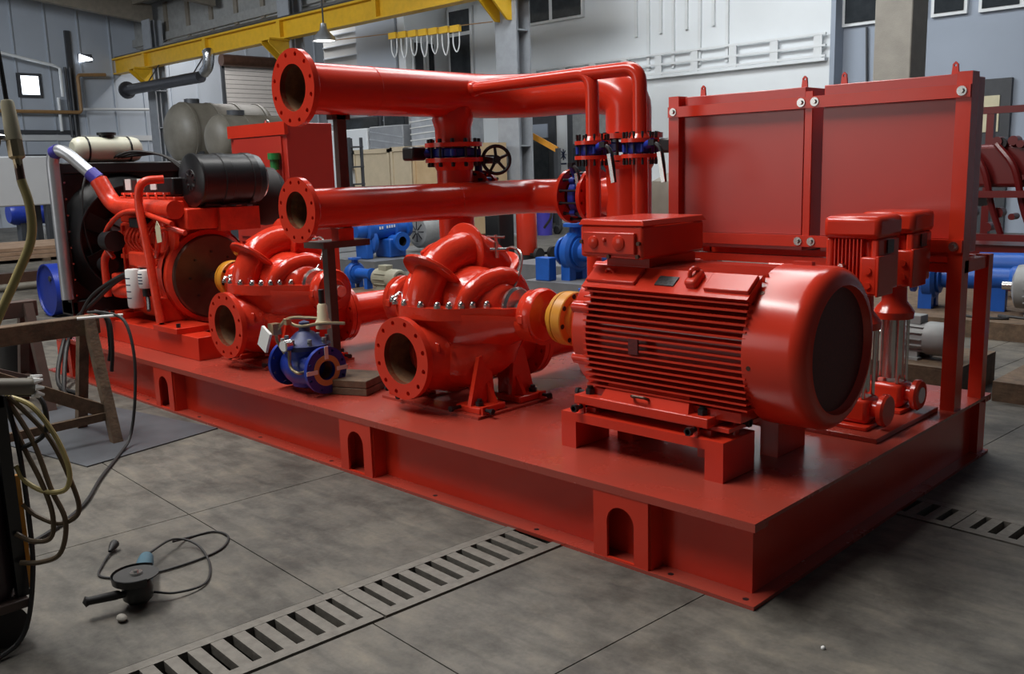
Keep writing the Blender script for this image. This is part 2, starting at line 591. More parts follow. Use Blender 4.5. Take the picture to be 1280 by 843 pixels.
# ------------------------------------------------------------------ hall shell
wf = struct(MB().bx(-32.3, -32.0, -10, 24, 0, 9.5).build('wall_far', SIDING))
y = -8.0
while y < 22:
    MB().bx(-32.0, -31.95, y, y + 0.04, 0.0, 8.2).build('siding_seam', SIDING, wf)
    y += 1.05
MB().bx(-32.0, -31.93, -8, 22, 2.80, 2.98).build('ledge', SIDINGW, wf)
MB().bx(-32.0, -31.90, 4, 10.4, 3.02, 3.14).build('dark_ledge', FRAMEG, wf)
MB().bx(-32.0, -31.9, 10.45, 10.62, 2.9, 6.4).build('jamb', FRAMEG, wf)
w1 = struct(MB().bx(-32.0, -31.94, 8.80, 9.56, 4.18, 4.96).build('window_1', FRAMEG))
MB().bx(-31.95, -31.93, 8.92, 9.46, 4.28, 4.87).build('pane', DAY, w1)
w2 = struct(MB().bx(-32.0, -31.95, 10.85, 11.3, 5.42, 5.68).build('window_2', FRAMEG))
MB().plate([(0, 0.03), (0.47, 0.13), (0.45, 0.19), (0.03, 0.31)], [], (-31.93, 10.84, 5.36), (0, 1, 0), (0, 0, 1), 0.01).build('pane', DAY, w2)
w3 = struct(MB().bx(-32.0, -31.94, 8.72, 9.35, 0.45, 1.2).build('window_3', FRAMEG))
MB().bx(-31.95, -31.93, 8.78, 9.29, 0.52, 1.12).build('pane', DAY, w3)
d1 = struct(MB().bx(-32.0, -31.92, 8.75, 9.5, 1.2, 2.35).build('door_1', FRAMEG))
MB().bx(-31.93, -31.9, 8.82, 9.42, 1.25, 2.28).build('door_panel', ROOFP, d1)
t = struct(MB().bx(-32.0, -31.9, 16.1, 19.2, 0, 5.75).build('door_2', FRAMEG))
for k in range(34):
    MB().bx(-31.92, -31.86, 16.22, 19.1, 0.1 + k * 0.166, 0.1 + k * 0.166 + 0.15).build('shutter_slat', SHUTTER, t)
MB().cyl((-31.7, 16.0, 5.75), (-31.7, 19.3, 5.75), 0.22, n=14).build('shutter_roll', DARKSTEEL, t)
for (yy, zz0, zz1) in ((9.98, 3.1, 4.2), (10.3, 2.9, 5.2), (10.45, 2.9, 5.2)):
    MB().cyl((-31.8, yy, zz0), (-31.8, yy, zz1), 0.05, n=8).build('downpipe', WFRAME if yy < 10.1 else FRAMEG, wf)

tag(MB().tube(round_path([(-31.7, 2.0, 3.72), (-31.7, 10.65, 3.72), (-31.7, 10.65, 4.95), (-31.7, 11.6, 5.0)], 0.12), 0.06, 8).build('gas_pipe', PIPEBROWN), 'brown gas pipe running along the far wall and turning up', 'pipe')
tag(MB().tube([(-31.6, 10.7, 3.82), (-31.6, 16.0, 3.92)], 0.05, 8).build('conduit_pipe', SIDINGW), 'pale grey conduit pipe along the far wall behind the iron duct', 'pipe')
tag(MB().tube([(-31.4, 4.0, 6.3), (-31.4, 9.75, 5.2), (-31.4, 9.98, 5.1), (-31.4, 9.98, 4.2)], 0.05, 8).build('rain_pipe', WFRAME), 'thin white rain pipe slanting down below the roof at far left', 'pipe')

# roof over the far end of the hall: panels, purlins, tapered rafters
roof = struct(MB().add([(-33, -10, 9.6), (-12, -10, 9.6), (-12, 14, 7.2), (-33, 14, 7.2), (-33, -10, 9.7), (-12, -10, 9.7), (-12, 14, 7.3), (-33, 14, 7.3)],
              [(0, 3, 2, 1), (4, 5, 6, 7), (0, 1, 5, 4), (1, 2, 6, 5), (2, 3, 7, 6), (3, 0, 4, 7)]).build('ceiling', ROOFP))
for k in range(12):
    yy = -8 + 2.0 * k
    zz = 9.6 - (yy + 10) * 0.1
    MB().bar((-33, yy, zz - 0.16), (-12, yy, zz - 0.16), 0.14, 0.28).build('purlin', ROOFB, roof)
for xx in (-30.0, -25.8, -21.6, -17.4, -13.2):
    MB().add([(xx - 0.12, -10, 9.0), (xx + 0.12, -10, 9.0), (xx + 0.12, 12.6, 6.55), (xx - 0.12, 12.6, 6.55), (xx - 0.12, -10, 9.4), (xx + 0.12, -10, 9.4), (xx + 0.12, 12.6, 7.15), (xx - 0.12, 12.6, 7.15)],
             [(0, 3, 2, 1), (4, 5, 6, 7), (0, 1, 5, 4), (1, 2, 6, 5), (2, 3, 7, 6), (3, 0, 4, 7)]).build('rafter', ROOFB, roof)
ev = struct(MB().bx(-33, -12, 12.9, 13.2, 5.95, 7.29).build('wall_eave', ROOFP))
for k in range(14):
    MB().bx(-32.6 + 1.5 * k, -32.4 + 1.5 * k, 12.84, 12.9, 5.95, 7.2).build('eave_rib', ROOFB, ev)
MB().bx(-33, -12, 12.78, 12.92, 6.0, 6.25).build('eave_beam', ROOFP, ev)


# white office front on the far side of the aisle
ww = struct(MB().bx(-19.0, -7.55, 16.0, 16.3, 0, 8.5).build('wall_back', WHITEWALL))
wb = struct(MB().bx(-7.55, 10.0, 16.35, 16.6, 0, 8.5).build('wall_right', BLUETONE))
MB().bx(-7.6, -7.5, 15.98, 16.36, 0, 8.5).build('corner_strip', BLUETONE, wb)
ws = struct(MB().bx(-22.8, -19.3, 14.4, 14.7, 0, 8.5).build('wall_siding', SIDINGW))
for k in range(26):
    MB().bx(-22.8, -19.3, 14.37, 14.4, 0.3 + k * 0.32, 0.33 + k * 0.32).build('siding_board', SIDING, ws)
wx = struct(MB().bx(-19.3, -19.0, 14.4, 16.0, 0, 8.5).build('wall_side', WHITEWALL))
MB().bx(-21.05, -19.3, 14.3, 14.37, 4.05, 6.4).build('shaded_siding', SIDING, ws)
for (a, b, c, d) in ((14.62, 15.02, 3.9, 4.95), (15.12, 15.42, 3.9, 4.95)):
    w = struct(MB().bx(-19.0, -18.94, a, b, c, d).build('window_4', WFRAME))
    MB().bx(-18.95, -18.92, a + 0.06, b - 0.06, c + 0.06, d - 0.06).build('pane', DARKGLASS, w)
# tall narrow door on the upper floor
dd_ = struct(MB().bx(-18.95, -17.95, 15.92, 16.0, 3.9, 5.85).build('door_3', WFRAME))
MB().bx(-18.85, -18.05, 15.90, 15.93, 3.95, 5.1).build('door_leaf', DARKGLASS, dd_)
MB().bx(-18.85, -18.05, 15.90, 15.93, 5.2, 5.78).build('door_light', DARKGLASS, dd_)


def window(n, x0, x1, z0, z1, yy, panes, fm=WFRAME):
    w = struct(MB().bx(x0, x1, yy - 0.08, yy, z0, z1).build('window_%d' % n, fm))
    pw = (x1 - x0) / panes
    for k in range(panes):
        MB().bx(x0 + k * pw + 0.06, x0 + (k + 1) * pw - 0.06, yy - 0.095, yy - 0.07, z0 + 0.06, z1 - 0.06).build('pane', DARKGLASS, w)
    return w


window(5, -16.1, -14.0, 5.05, 6.2, 16.0, 2)
window(6, -7.5, -5.85, 4.05, 5.3, 16.35, 2)
window(7, -5.75, -5.1, 4.02, 5.3, 16.35, 1)
window(8, -4.9, -3.4, 4.0, 5.3, 16.35, 2)
# ground-floor doors behind the pipework
for n, (x0, x1, z1, ym) in enumerate(((-15.95, -15.0, 2.75, 16.0), (-14.55, -13.0, 2.85, 16.0), (-5.2, -4.25, 2.8, 16.35)), 4):
    d = struct(MB().bx(x0, x1, ym - 0.1, ym, 0, z1).build('door_%d' % n, FRAMEG))
    if n == 4:
        MB().bx(x0 + 0.05, x1 - 0.2, ym - 0.13, ym - 0.09, 2.2, 2.55).build('transom', BLUETONE, d)
        MB().bx(x0 + 0.05, x1 - 0.2, ym - 0.12, ym - 0.09, 0.1, 2.1).build('pane', DARKGLASS, d)
    elif n == 5:
        MB().bx(x0 + 0.2, x1 - 0.2, ym - 0.12, ym - 0.09, 2.0, 2.72).build('transom', GREYMOTOR, d)
        MB().bx(x0 + 0.2, x1 - 0.2, ym - 0.12, ym - 0.09, 0.1, 1.9).build('pane', DARKGLASS, d)
    else:
        MB().bx(x0 + 0.45, x1 - 0.18, ym - 0.12, ym - 0.09, 1.85, 2.5).build('pane', CREAM, d)
# dark snowflake mark on the white pier between the doors
mk = MB()
for k in range(4):
    a = PI * k / 4
    mk.bar((-14.77 - 0.1 * math.cos(a), 15.985, 1.75 - 0.14 * math.sin(a)), (-14.77 + 0.1 * math.cos(a), 15.985, 1.75 + 0.14 * math.sin(a)), 0.012, 0.035, up=(0, 1, 0))
mk.bx(-14.87, -14.67, 15.98, 15.992, 1.50, 1.54)
tag(mk.build('wall_sign', INK), 'small dark star-shaped mark on the white pier between the doors', 'sign')

# white gallery railing
ledge = struct(MB().bx(-18.9, -7.65, 15.86, 16.0, 3.40, 3.46).build('trim_1', WHITEWALL))
rl = thing('railing', 'white steel gallery railing along the white office wall', 'railing', (-11.8, 15.9, 3.46))
for z in (3.50, 3.70, 3.93):
    MB().bar((-18.9, 15.9, z), (-7.65, 15.9, z), 0.045, 0.045).build('rail', WFRAME, rl)
k = 0
x = -18.6
while x < -7.5:
    MB().bx(x - 0.09, x + 0.09, 15.885, 15.915, 3.46, 3.95).build('post', WFRAME, rl)
    x += 0.98
# white vertical cable ducts on the wall
for k, x in enumerate((-12.45, -12.1, -11.75, -11.4, -11.05, -10.7, -10.35, -10.0)):
    tag(MB().bx(x, x + 0.07, 15.94, 16.0, 3.6 if k % 2 else 4.4, 8.0).build('cable_duct', WFRAME),
        'white vertical cable duct on the white wall, number %s from the left' % ('one', 'two', 'three', 'four', 'five', 'six', 'seven', 'eight')[k], 'cable duct', 'cable ducts on the white wall')
tag(MB().tube(round_path([(-7.0, 16.3, 4.0), (-6.95, 16.3, 2.8), (-7.1, 16.3, 2.6), (-7.05, 16.3, 1.6)], 0.05), 0.025, 6).build('wall_cable', FRAMEG), 'thin dark cable hanging on the bluish shaded wall beside the concrete column', 'cable')

# columns: the crane columns stand on the line y = 12.4
for n, xx in enumerate((-13.0, -21.4, -29.6)):
    c = thing('steel_column', ('grey steel column behind the middle of the upper red pipe', 'grey steel column behind the yellow crane bracket', 'grey steel column standing left of the beige tanks')[n], 'column', (xx, 12.4, 0), 'grey crane columns')
    top = 6.6
    MB().bx(xx - 0.16, xx + 0.16, 12.38, 12.42, 0, top).build('web', COLGREY, c)
    for s in (-0.2, 0.2):
        MB().bx(xx + (-0.31 if n == 0 else -0.28), xx + (0.31 if n == 0 else 0.28), 12.4 + s - 0.02, 12.4 + s + 0.02, 0, top).build('column_flange', COLGREY, c)
    MB().bx(xx - 0.4, xx + 0.4, 12.0, 12.8, 0, 0.04).build('base_plate', COLGREY, c)
    for z in (1.9, 3.1, 4.3):
        MB().bx(xx - 0.28, xx + 0.28, 12.2, 12.6, z, z + 0.03).build('stiffener', COLGREY, c)
cc = thing('concrete_column', 'raw concrete column in front of the bluish shaded wall', 'column', (-3.7, 9.9, 0))
MB().bx(-3.93, -3.45, 9.68, 10.18, 0, 7.0).build('shaft', CONCOL, cc, bev=0.015)
MB().bx(-3.97, -3.41, 9.64, 10.22, 0, 0.12).build('plinth', CONCOL, cc)

# yellow crane runway
cr = thing('crane_beam', 'long yellow crane runway beam crossing the hall high up', 'crane beam', (-25, 12.15, 5.05))
MB().bx(-36.5, -11.0, 12.11, 12.15, 5.08, 5.55).build('beam_web', YELLOW, cr)
MB().bx(-36.5, -11.0, 11.98, 12.28, 5.53, 5.58).build('top_flange', YELLOW, cr)
MB().bx(-36.5, -11.0, 11.98, 12.28, 5.05, 5.09).build('bottom_flange', YELLOW, cr)
MB().bx(-36.5, -11.0, 12.09, 12.17, 5.58, 5.65).build('crane_rail', DUCT, cr)
for x in (-34.5, -32.6, -29.6, -25.5, -21.4, -17.2, -13.0):
    MB().bx(x - 0.08, x + 0.08, 11.99, 12.11, 5.09, 5.53).build('stiffener', YELLOW, cr)
for n, x in enumerate((-13.0, -21.4, -29.6)):
    b = thing('crane_bracket', ('yellow bracket under the crane beam at the right-hand column', 'yellow bracket under the crane beam above the big pipe flange', 'yellow bracket under the crane beam above the iron duct')[n], 'bracket', (x, 12.2, 4.6), 'crane brackets')
    MB().plate([(0, 0), (0.0, -0.55), (-0.12, -0.55), (-0.62, -0.12), (-0.62, 0)], [], (x - 0.2, 12.18, 5.05), (0, 1, 0), (0, 0, 1), 0.05).build('gusset', YELLOW, b)
    MB().plate([(0, 0), (0.0, -0.55), (-0.12, -0.55), (-0.62, -0.12), (-0.62, 0)], [], (x + 0.15, 12.18, 5.05), (0, 1, 0), (0, 0, 1), 0.05).build('gusset', YELLOW, b)
    MB().bx(x - 0.25, x + 0.25, 11.55, 12.2, 5.0, 5.05).build('seat_plate', YELLOW, b)

tag(MB().cyl((-29.9, 11.5, 4.35), (-24.9, 11.5, 4.35), 0.17, n=16).cyl((-28.5, 11.5, 4.4), (-28.5, 12.0, 5.06), 0.02, n=6).cyl((-25.5, 11.5, 4.4), (-25.5, 12.0, 5.06), 0.02, n=6).lathe((-29.95, 11.5, 4.35), (1, 0, 0), [(0, 0), (0, 0.28), (0.08, 0.28), (0.08, 0)], 20).build('iron_duct', DUCT), 'dark iron duct with an end flange hanging below the crane beam', 'duct')
tag(MB().tube(spline([(-24.7, 11.5, 4.45), (-24.45, 11.5, 4.6), (-24.35, 11.5, 4.9), (-24.4, 11.5, 5.04)], 6), 0.16, 12).build('foil_duct', FOIL), 'crumpled silver foil duct rising at the end of the iron duct', 'duct')

lp = thing('pendant_lamp', 'white shaded pendant lamp hanging under the crane beam', 'lamp', (-17.6, 10.8, 4.5))
MB().lathe((-17.6, 10.8, 4.5), (0, 0, 1), [(0, 0.28), (0.08, 0.26), (0.26, 0.09), (0.4, 0.07), (0.4, 0)], 24).build('lamp_shade', ALU, lp)
MB().lathe((-17.6, 10.8, 4.5), (0, 0, 1), [(0.02, 0), (0.02, 0.25), (0.05, 0.2), (0.05, 0)], 20).build('bulb', emit('lamp_glow', (1, 0.97, 0.9), 6.0), lp)
MB().cyl((-17.6, 10.8, 4.9), (-17.6, 10.8, 7.0), 0.02, n=6).build('cord', FRAMEG, lp)

# festoon cable of the crane
for k in range(7):
    x0 = -16.6 + 0.36 * k
    a = thing('festoon_loop', 'yellow trolley with a hanging white cable loop, %s of the festoon row' % ('first', 'second', 'third', 'fourth', 'fifth', 'sixth', 'last')[k], 'cable loop', (x0, 12.0, 4.45), 'festoon cable loops')
    zt = 4.75 - (x0 + 18.8) * 0.0446
    MB().bx(x0 - 0.05, x0 + 0.22, 11.95, 12.05, zt - 0.13, zt + 0.01).build('trolley', YELLOW, a)
    MB().tube(spline([(x0, 12, zt - 0.12), (x0 + 0.0, 12, zt - 0.4), (x0 + 0.1, 12, zt - 0.55 - 0.05 * (k % 2)), (x0 + 0.19, 12, zt - 0.4), (x0 + 0.2, 12, zt - 0.12)], 6), 0.014, 6).build('cable', WFRAME, a)
tag(MB().tube([(-18.8, 12, 4.75), (-13.2, 12, 4.5)], 0.012, 6).build('festoon_wire', PIPEBROWN), 'thin brown wire carrying the row of white cable loops', 'wire')


# ------------------------------------------------------------------ skid
LS, WS, HS = 6.16, 2.24, 0.30
sk = thing('equipment_skid', 'long red steel skid base carrying the pumps and motors', 'skid', (-3.08, 1.12, 0))
MB().bx(-LS, 0, 0, WS, HS - 0.014, HS).build('deck_plate', REDDECK, sk)
FW = 0.085
for (nm, ya, yb, yw0, yw1) in (('front', 0, FW, FW, FW + 0.012), ('back', WS - FW, WS, WS - FW - 0.012, WS - FW)):
    MB().bx(-LS, 0, ya, yb, 0, 0.014).build('bottom_flange', REDDECK, sk)
    MB().bx(-LS, 0, ya, yb, HS - 0.03, HS - 0.0141).build('top_flange', REDDECK, sk)
    MB().bx(-LS + FW, -0.0551, yw0, yw1, 0.014, HS - 0.03).build('web', RED, sk)
for (xa, xb_, w0, w1) in ((-FW, 0, -FW - 0.012, -FW + 0.03), (-LS, -LS + FW, -LS + FW, -LS + FW + 0.012)):
    MB().bx(xa, xb_, FW, WS - FW, 0, 0.014).build('bottom_flange', REDDECK, sk)
    MB().bx(w0, w1, FW + 0.012, WS - FW - 0.012, 0.014, HS - 0.0142).build('web', RED, sk)
for x in (-0.55, -2.16, -4.18, -5.80):
    w = 0.125
    arch = [(-0.062, 0.02)] + [(0.062 * math.cos(PI - PI * i / 12), 0.16 + 0.062 * math.sin(PI - PI * i / 12)) for i in range(13)] + [(0.062, 0.02)]
    out = [(-w, 0.014), (w, 0.014), (w, HS - 0.03), (-w, HS - 0.03)]
    MB().plate(out, [arch], (x, 0.014, 0), (1, 0, 0), (0, 0, 1), 0.012).build('lifting_lug', RED, sk)
    for s in (-1, 1):
        MB().bx(x + s * w - 0.006, x + s * w + 0.006, 0.014, FW, 0.014, HS - 0.03).build('lug_cheek', RED, sk)
for x in (-0.05, -0.35, -1.0, -1.62, -2.42, -3.1, -3.8, -4.5, -5.2):
    MB().cyl((x, 0.035, 0.0142), (x, 0.035, 0.0146), 0.011, n=12).build('bolt_hole', BLACK, sk)
MB().bx(-0.16, -0.02, WS - 0.10, WS - 0.01, 0.014, HS - 0.014).build('corner_stiffener', RED, sk)
# ------------------------------------------------------------------ big electric motor on its pedestal
SY, SZ = 0.58, 0.779          # shaft line above the floor
mp = thing('motor_pedestal', 'red steel pedestal frame carrying the big electric motor', 'pedestal', (-0.675, SY, HS))
for (ya, yb) in ((0.27, 0.49), (0.67, 0.89)):
    o_ = [(-1.063, 0), (-0.985, 0), (-0.985, 0.115), (-0.365, 0.115), (-0.365, 0), (-0.287, 0), (-0.287, 0.152), (-1.063, 0.152)]
    MB().plate(o_, [], (0, yb, HS), (1, 0, 0), (0, 0, 1), yb - ya).build('pedestal_beam', RED, mp, bev=0.003)
    for x in (-0.97, -0.42):
        MB().bx(x - 0.05, x + 0.05, ya + 0.05, yb - 0.03, HS + 0.152, HS + 0.172).build('sole_plate', RED, mp)
for x in (-0.9, -0.5):
    MB().bx(x - 0.04, x + 0.04, 0.49, 0.67, HS, HS + 0.1).build('cross_member', RED, mp)
MB().bx(-1.02, -0.30, 0.33, 0.83, HS + 0.172, HS + 0.19).build('slide_plate', RED, mp, bev=0.002)
for (x, y_, s) in ((-0.97, 0.30, 1), (-0.42, 0.30, 1)):
    MB().bx(x - 0.012, x + 0.012, y_ - 0.01, y_ + 0.002, HS + 0.152, HS + 0.20).build('jack_lug', RED, mp)
    MB().cyl((x, y_ - 0.06, HS + 0.178), (x, y_ + 0.03, HS + 0.178), 0.010, n=8).cyl((x, y_ - 0.06, HS + 0.178), (x, y_ - 0.04, HS + 0.178), 0.017, n=6).build('jack_bolt', BLACKBOLT, mp)
for x, s in ((-1.03, -1), (-0.315, 1)):
    MB().bx(x - 0.004, x + 0.004, 0.39, 0.42, HS + 0.152, HS + 0.225).build('jack_lug', RED, mp)
    MB().cyl((x - 0.06 * -s, 0.405, HS + 0.205), (x - 0.05 * s, 0.405, HS + 0.205), 0.010, n=8).cyl((x + s * 0.06, 0.405, HS + 0.205), (x + s * 0.045, 0.405, HS + 0.205), 0.017, n=6).build('jack_bolt', BLACKBOLT, mp)

mo = thing('electric_motor', 'big red finned electric motor with a round fan cover', 'motor', (-0.6, SY, HS + 0.19))
XL, XR = -0.965, -0.235      # finned length
MB().lathe((XL, SY, SZ), (1, 0, 0), [(0, 0.2), (0, 0.235), (XR - XL, 0.235), (XR - XL, 0.2)], 48).build('stator_frame', RED, mo)


def env(z):
    return 0.292 * max(0.05, (1 - min(1, abs(z) / 0.335) ** 3.2)) ** (1 / 3.2)


nf = 17
for s in (-1, 1):
    for i in range(nf):
        z = -0.205 + i * (0.385 / (nf - 1))
        y0, y1 = SY + s * math.sqrt(max(0.0, 0.225 ** 2 - z * z)) if abs(z) < 0.225 else SY, SY + s * env(z)
        a, b = min(y0, y1), max(y0, y1)
        MB().bx(XL + 0.012, XR + 0.02, a, b, SZ + z - 0.0035, SZ + z + 0.0035).build('fin', RED, mo)
for i in range(13):
    yy = -0.165 + i * 0.0275
    MB().bx(XL + 0.02, XR + 0.02, SY + yy - 0.003, SY + yy + 0.003, SZ + 0.2, SZ + 0.283 - abs(yy) * 0.06).build('top_fin', RED, mo)
for s in (-1, 1):
    # shoulder panels beside the fins, stepped pads at their ends
    MB().add([(XL, SY + s * 0.285, SZ + 0.198), (XR + 0.02, SY + s * 0.285, SZ + 0.198), (XR + 0.02, SY + s * 0.18, SZ + 0.272), (XL, SY + s * 0.18, SZ + 0.272),
              (XL, SY + s * 0.2, SZ + 0.15), (XR + 0.02, SY + s * 0.2, SZ + 0.15)], [(0, 1, 2, 3), (0, 4, 5, 1), (0, 3, 4), (1, 5, 2), (3, 2, 5, 4)]).build('shoulder_panel', RED, mo)
    for (xa, xb_) in ((XL + 0.01, XL + 0.25), (XR - 0.17, XR + 0.015)):
        M = Matrix.Rotation(s * -math.atan2(0.074, 0.105), 3, 'X') if s > 0 else Matrix.Rotation(math.atan2(0.074, 0.105), 3, 'X')
        MB().box(((xa + xb_) / 2, SY + s * 0.228, SZ + 0.243), (xb_ - xa, 0.09, 0.02), M).build('shoulder_pad', RED, mo, bev=0.004)
    # cast feet and sloping gussets
    MB().bx(-1.0, -0.36, SY + min(s * 0.30, s * 0.16), SY + max(s * 0.30, s * 0.16), HS + 0.19, HS + 0.228).build('foot', RED, mo, bev=0.004)
    p = [(-0.87, s * 0.292, -0.252), (-0.45, s * 0.292, -0.252), (-0.47, s * 0.25, -0.185), (-0.85, s * 0.25, -0.185), (-0.87, s * 0.12, -0.252), (-0.45, s * 0.12, -0.252), (-0.47, s * 0.12, -0.185), (-0.85, s * 0.12, -0.185)]
    MB().add([(x, SY + y_, SZ + z) for x, y_, z in p], [(0, 1, 2, 3), (4, 7, 6, 5), (0, 4, 5, 1), (1, 5, 6, 2), (2, 6, 7, 3), (3, 7, 4, 0)]).build('foot_gusset', RED, mo)
    MB().bx(XL + 0.02, XR - 0.02, SY + min(s * 0.245, s * 0.1), SY + max(s * 0.245, s * 0.1), SZ - 0.262, SZ - 0.225).build('lower_skirt', RED, mo)
    for x in (-0.95, -0.41):
        MB().cyl((x, SY + s * 0.255, HS + 0.228), (x, SY + s * 0.255, HS + 0.25), 0.02, n=6).cyl((x, SY + s * 0.255, HS + 0.228), (x, SY + s * 0.255, HS + 0.262), 0.012, n=8).build('anchor_bolt', BLACKBOLT, mo)
MB().tube(round_path([(-0.71, SY - 0.278, SZ - 0.225), (-0.71, SY - 0.300, SZ - 0.215), (-0.64, SY - 0.300, SZ - 0.215), (-0.64, SY - 0.278, SZ - 0.225)], 0.012), 0.006, 6).build('foot_handle', DARKSTEEL, mo)
# drive-end shield
MB().lathe((XL, SY, SZ), (-1, 0, 0), [(-0.02, 0.2), (-0.02, 0.287), (0.05, 0.287), (0.065, 0.275), (0.075, 0.22), (0.10, 0.19), (0.13, 0.14), (0.16, 0.12), (0.17, 0.0)], 48).build('end_shield', RED, mo)
for k in range(8):
    a = PI / 8 + k * PI / 4
    c = (XL - 0.01, SY + 0.275 * math.cos(a), SZ + 0.275 * math.sin(a))
    MB().cyl((XL - 0.06, c[1], c[2]), (XL + 0.03, c[1], c[2]), 0.026, n=12).build('shield_boss', RED, mo)
    MB().cyl((XL - 0.075, c[1], c[2]), (XL - 0.06, c[1], c[2]), 0.014, n=6).build('shield_bolt', RED, mo)
MB().cyl((XL - 0.32, SY, SZ), (XL - 0.15, SY, SZ), 0.042, n=24).build('shaft', STEEL, mo)
# fan cover with recessed grille
RC = 0.298
prof = [(XR - 0.005, 0.25), (XR - 0.005, RC), (-0.065, RC)]
for i in range(1, 9):
    a = PI / 2 * i / 8
    prof.append((-0.065 + 0.055 * math.sin(a), RC - 0.055 + 0.055 * math.cos(a)))
prof += [(-0.005, 0.233), (-0.03, 0.226), (-0.04, 0.215)]
MB().lathe((0.012, SY, SZ), (1, 0, 0), prof, 72).build('fan_cover', RED, mo)
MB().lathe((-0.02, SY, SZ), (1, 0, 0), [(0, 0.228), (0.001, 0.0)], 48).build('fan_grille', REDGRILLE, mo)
for (yy, zz) in ((-0.2, 0.207), (0.2, 0.207), (-0.285, -0.04)):
    MB().cyl((-0.2, SY + yy * 0.97, SZ + zz * 0.97), (-0.2, SY + yy * 1.04, SZ + zz * 1.04), 0.009, n=8).build('cover_screw', DARKSTEEL, mo)
MB().bx(-0.19, -0.115, SY - 0.012, SY + 0.012, SZ + RC - 0.01, SZ + RC + 0.012).build('cover_tab', RED, mo)
# name plate and lifting eye on the shoulder
Msh = Matrix.Rotation(math.atan2(0.074, 0.105), 3, 'X')
MB().box((-0.585, SY - 0.236, SZ + 0.236), (0.085, 0.05, 0.004), Msh).build('name_plate', PLATE, mo)
MB().box((-0.465, SY - 0.225, SZ + 0.245), (0.05, 0.08, 0.05), Msh).build('lifting_boss', RED, mo, bev=0.01)
MB().tube(arc((-0.465, SY - 0.222, SZ + 0.262), (0.35, 0.85, 0), (0, -0.3, 1), 0.028, 0, 2 * PI, 18)[:-1], 0.009, 8, closed=True).build('lifting_eye', RED, mo)
MB().tube(arc((-0.86, SY - 0.23, SZ + 0.25), (1, 0, 0), (0, -0.4, 0.9), 0.02, 0, PI, 8), 0.006, 6).build('small_eye', RED, mo)
MB().box((-0.70, SY - 0.293, SZ - 0.02), (0.045, 0.008, 0.06)).build('drain_tab', REDGRILLE, mo)
# terminal box on the drive end
tb = MB().bx(-0.978, -0.67, SY - 0.27, SY + 0.15, 1.093, 1.222).build('terminal_box', RED, mo, bev=0.012)
MB().add([(-0.985, SY - 0.274, 1.22), (-0.662, SY - 0.274, 1.22), (-0.662, SY + 0.156, 1.22), (-0.985, SY + 0.156, 1.22), (-0.975, SY - 0.265, 1.243), (-0.675, SY - 0.265, 1.243), (-0.675, SY + 0.145, 1.243), (-0.975, SY + 0.145, 1.243)],
         [(0, 3, 2, 1), (4, 5, 6, 7), (0, 1, 5, 4), (1, 2, 6, 5), (2, 3, 7, 6), (3, 0, 4, 7)]).build('box_lid', RED, tb, bev=0.004)
MB().bx(-0.952, -0.70, SY - 0.284, SY - 0.26, 1.112, 1.195).build('gland_plate', RED, tb, bev=0.004)
for (x, r) in ((-0.90, 0.024), (-0.845, 0.009), (-0.775, 0.028)):
    MB().lathe((x, SY - 0.283, 1.155 if r > 0.01 else 1.165), (0, -1, 0), [(0, r * 1.1), (0.006, r), (0.010, r * 0.7), (0.011, 0)], 20).build('gland_plug', RED, tb)
for (x, z) in ((-0.965, 1.155), (-0.685, 1.155), (-0.69, 1.105), (-0.83, 1.10)):
    MB().cyl((x, SY - 0.27, z), (x, SY - 0.283, z), 0.008, n=8).build('box_screw', DARKSTEEL, tb)
MB().bx(-0.93, -0.72, SY - 0.16, SY + 0.16, 1.04, 1.094).build('box_neck', RED, mo)

# ------------------------------------------------------------------ couplings
def coupling(x0, label):
    c = thing('shaft_coupling', label, 'coupling', (x0, SY, SZ - 0.12), 'ochre shaft couplings')
    MB().lathe((x0 - 0.075, SY, SZ), (1, 0, 0), [(0, 0.044), (0, 0.075), (0.02, 0.085), (0.045, 0.118), (0.068, 0.122), (0.068, 0.044)], 36).build('hub', YELLOWC, c)
    MB().lathe((x0 - 0.002, SY, SZ), (1, 0, 0), [(0, 0.044), (0, 0.122), (0.05, 0.122), (0.055, 0.118), (0.055, 0.09), (0.075, 0.075), (0.075, 0.044)], 36).build('hub', YELLOWC, c)
    MB().lathe((x0 - 0.007, SY, SZ), (1, 0, 0), [(0, 0.116), (0.005, 0.116)], 36).build('gap_ring', RUBBER, c)
    mb = MB()
    for k in range(8):
        a = 2 * PI * k / 8 + 0.2
        mb.cyl((x0 + 0.054, SY + 0.105 * math.cos(a), SZ + 0.105 * math.sin(a)), (x0 + 0.0565, SY + 0.105 * math.cos(a), SZ + 0.105 * math.sin(a)), 0.011, n=10)
    mb.build('pin_holes', BLACKBOLT, c, kind='stuff')
    return c


coupling(-1.285, 'ochre yellow coupling between the big motor and the nearer pump')


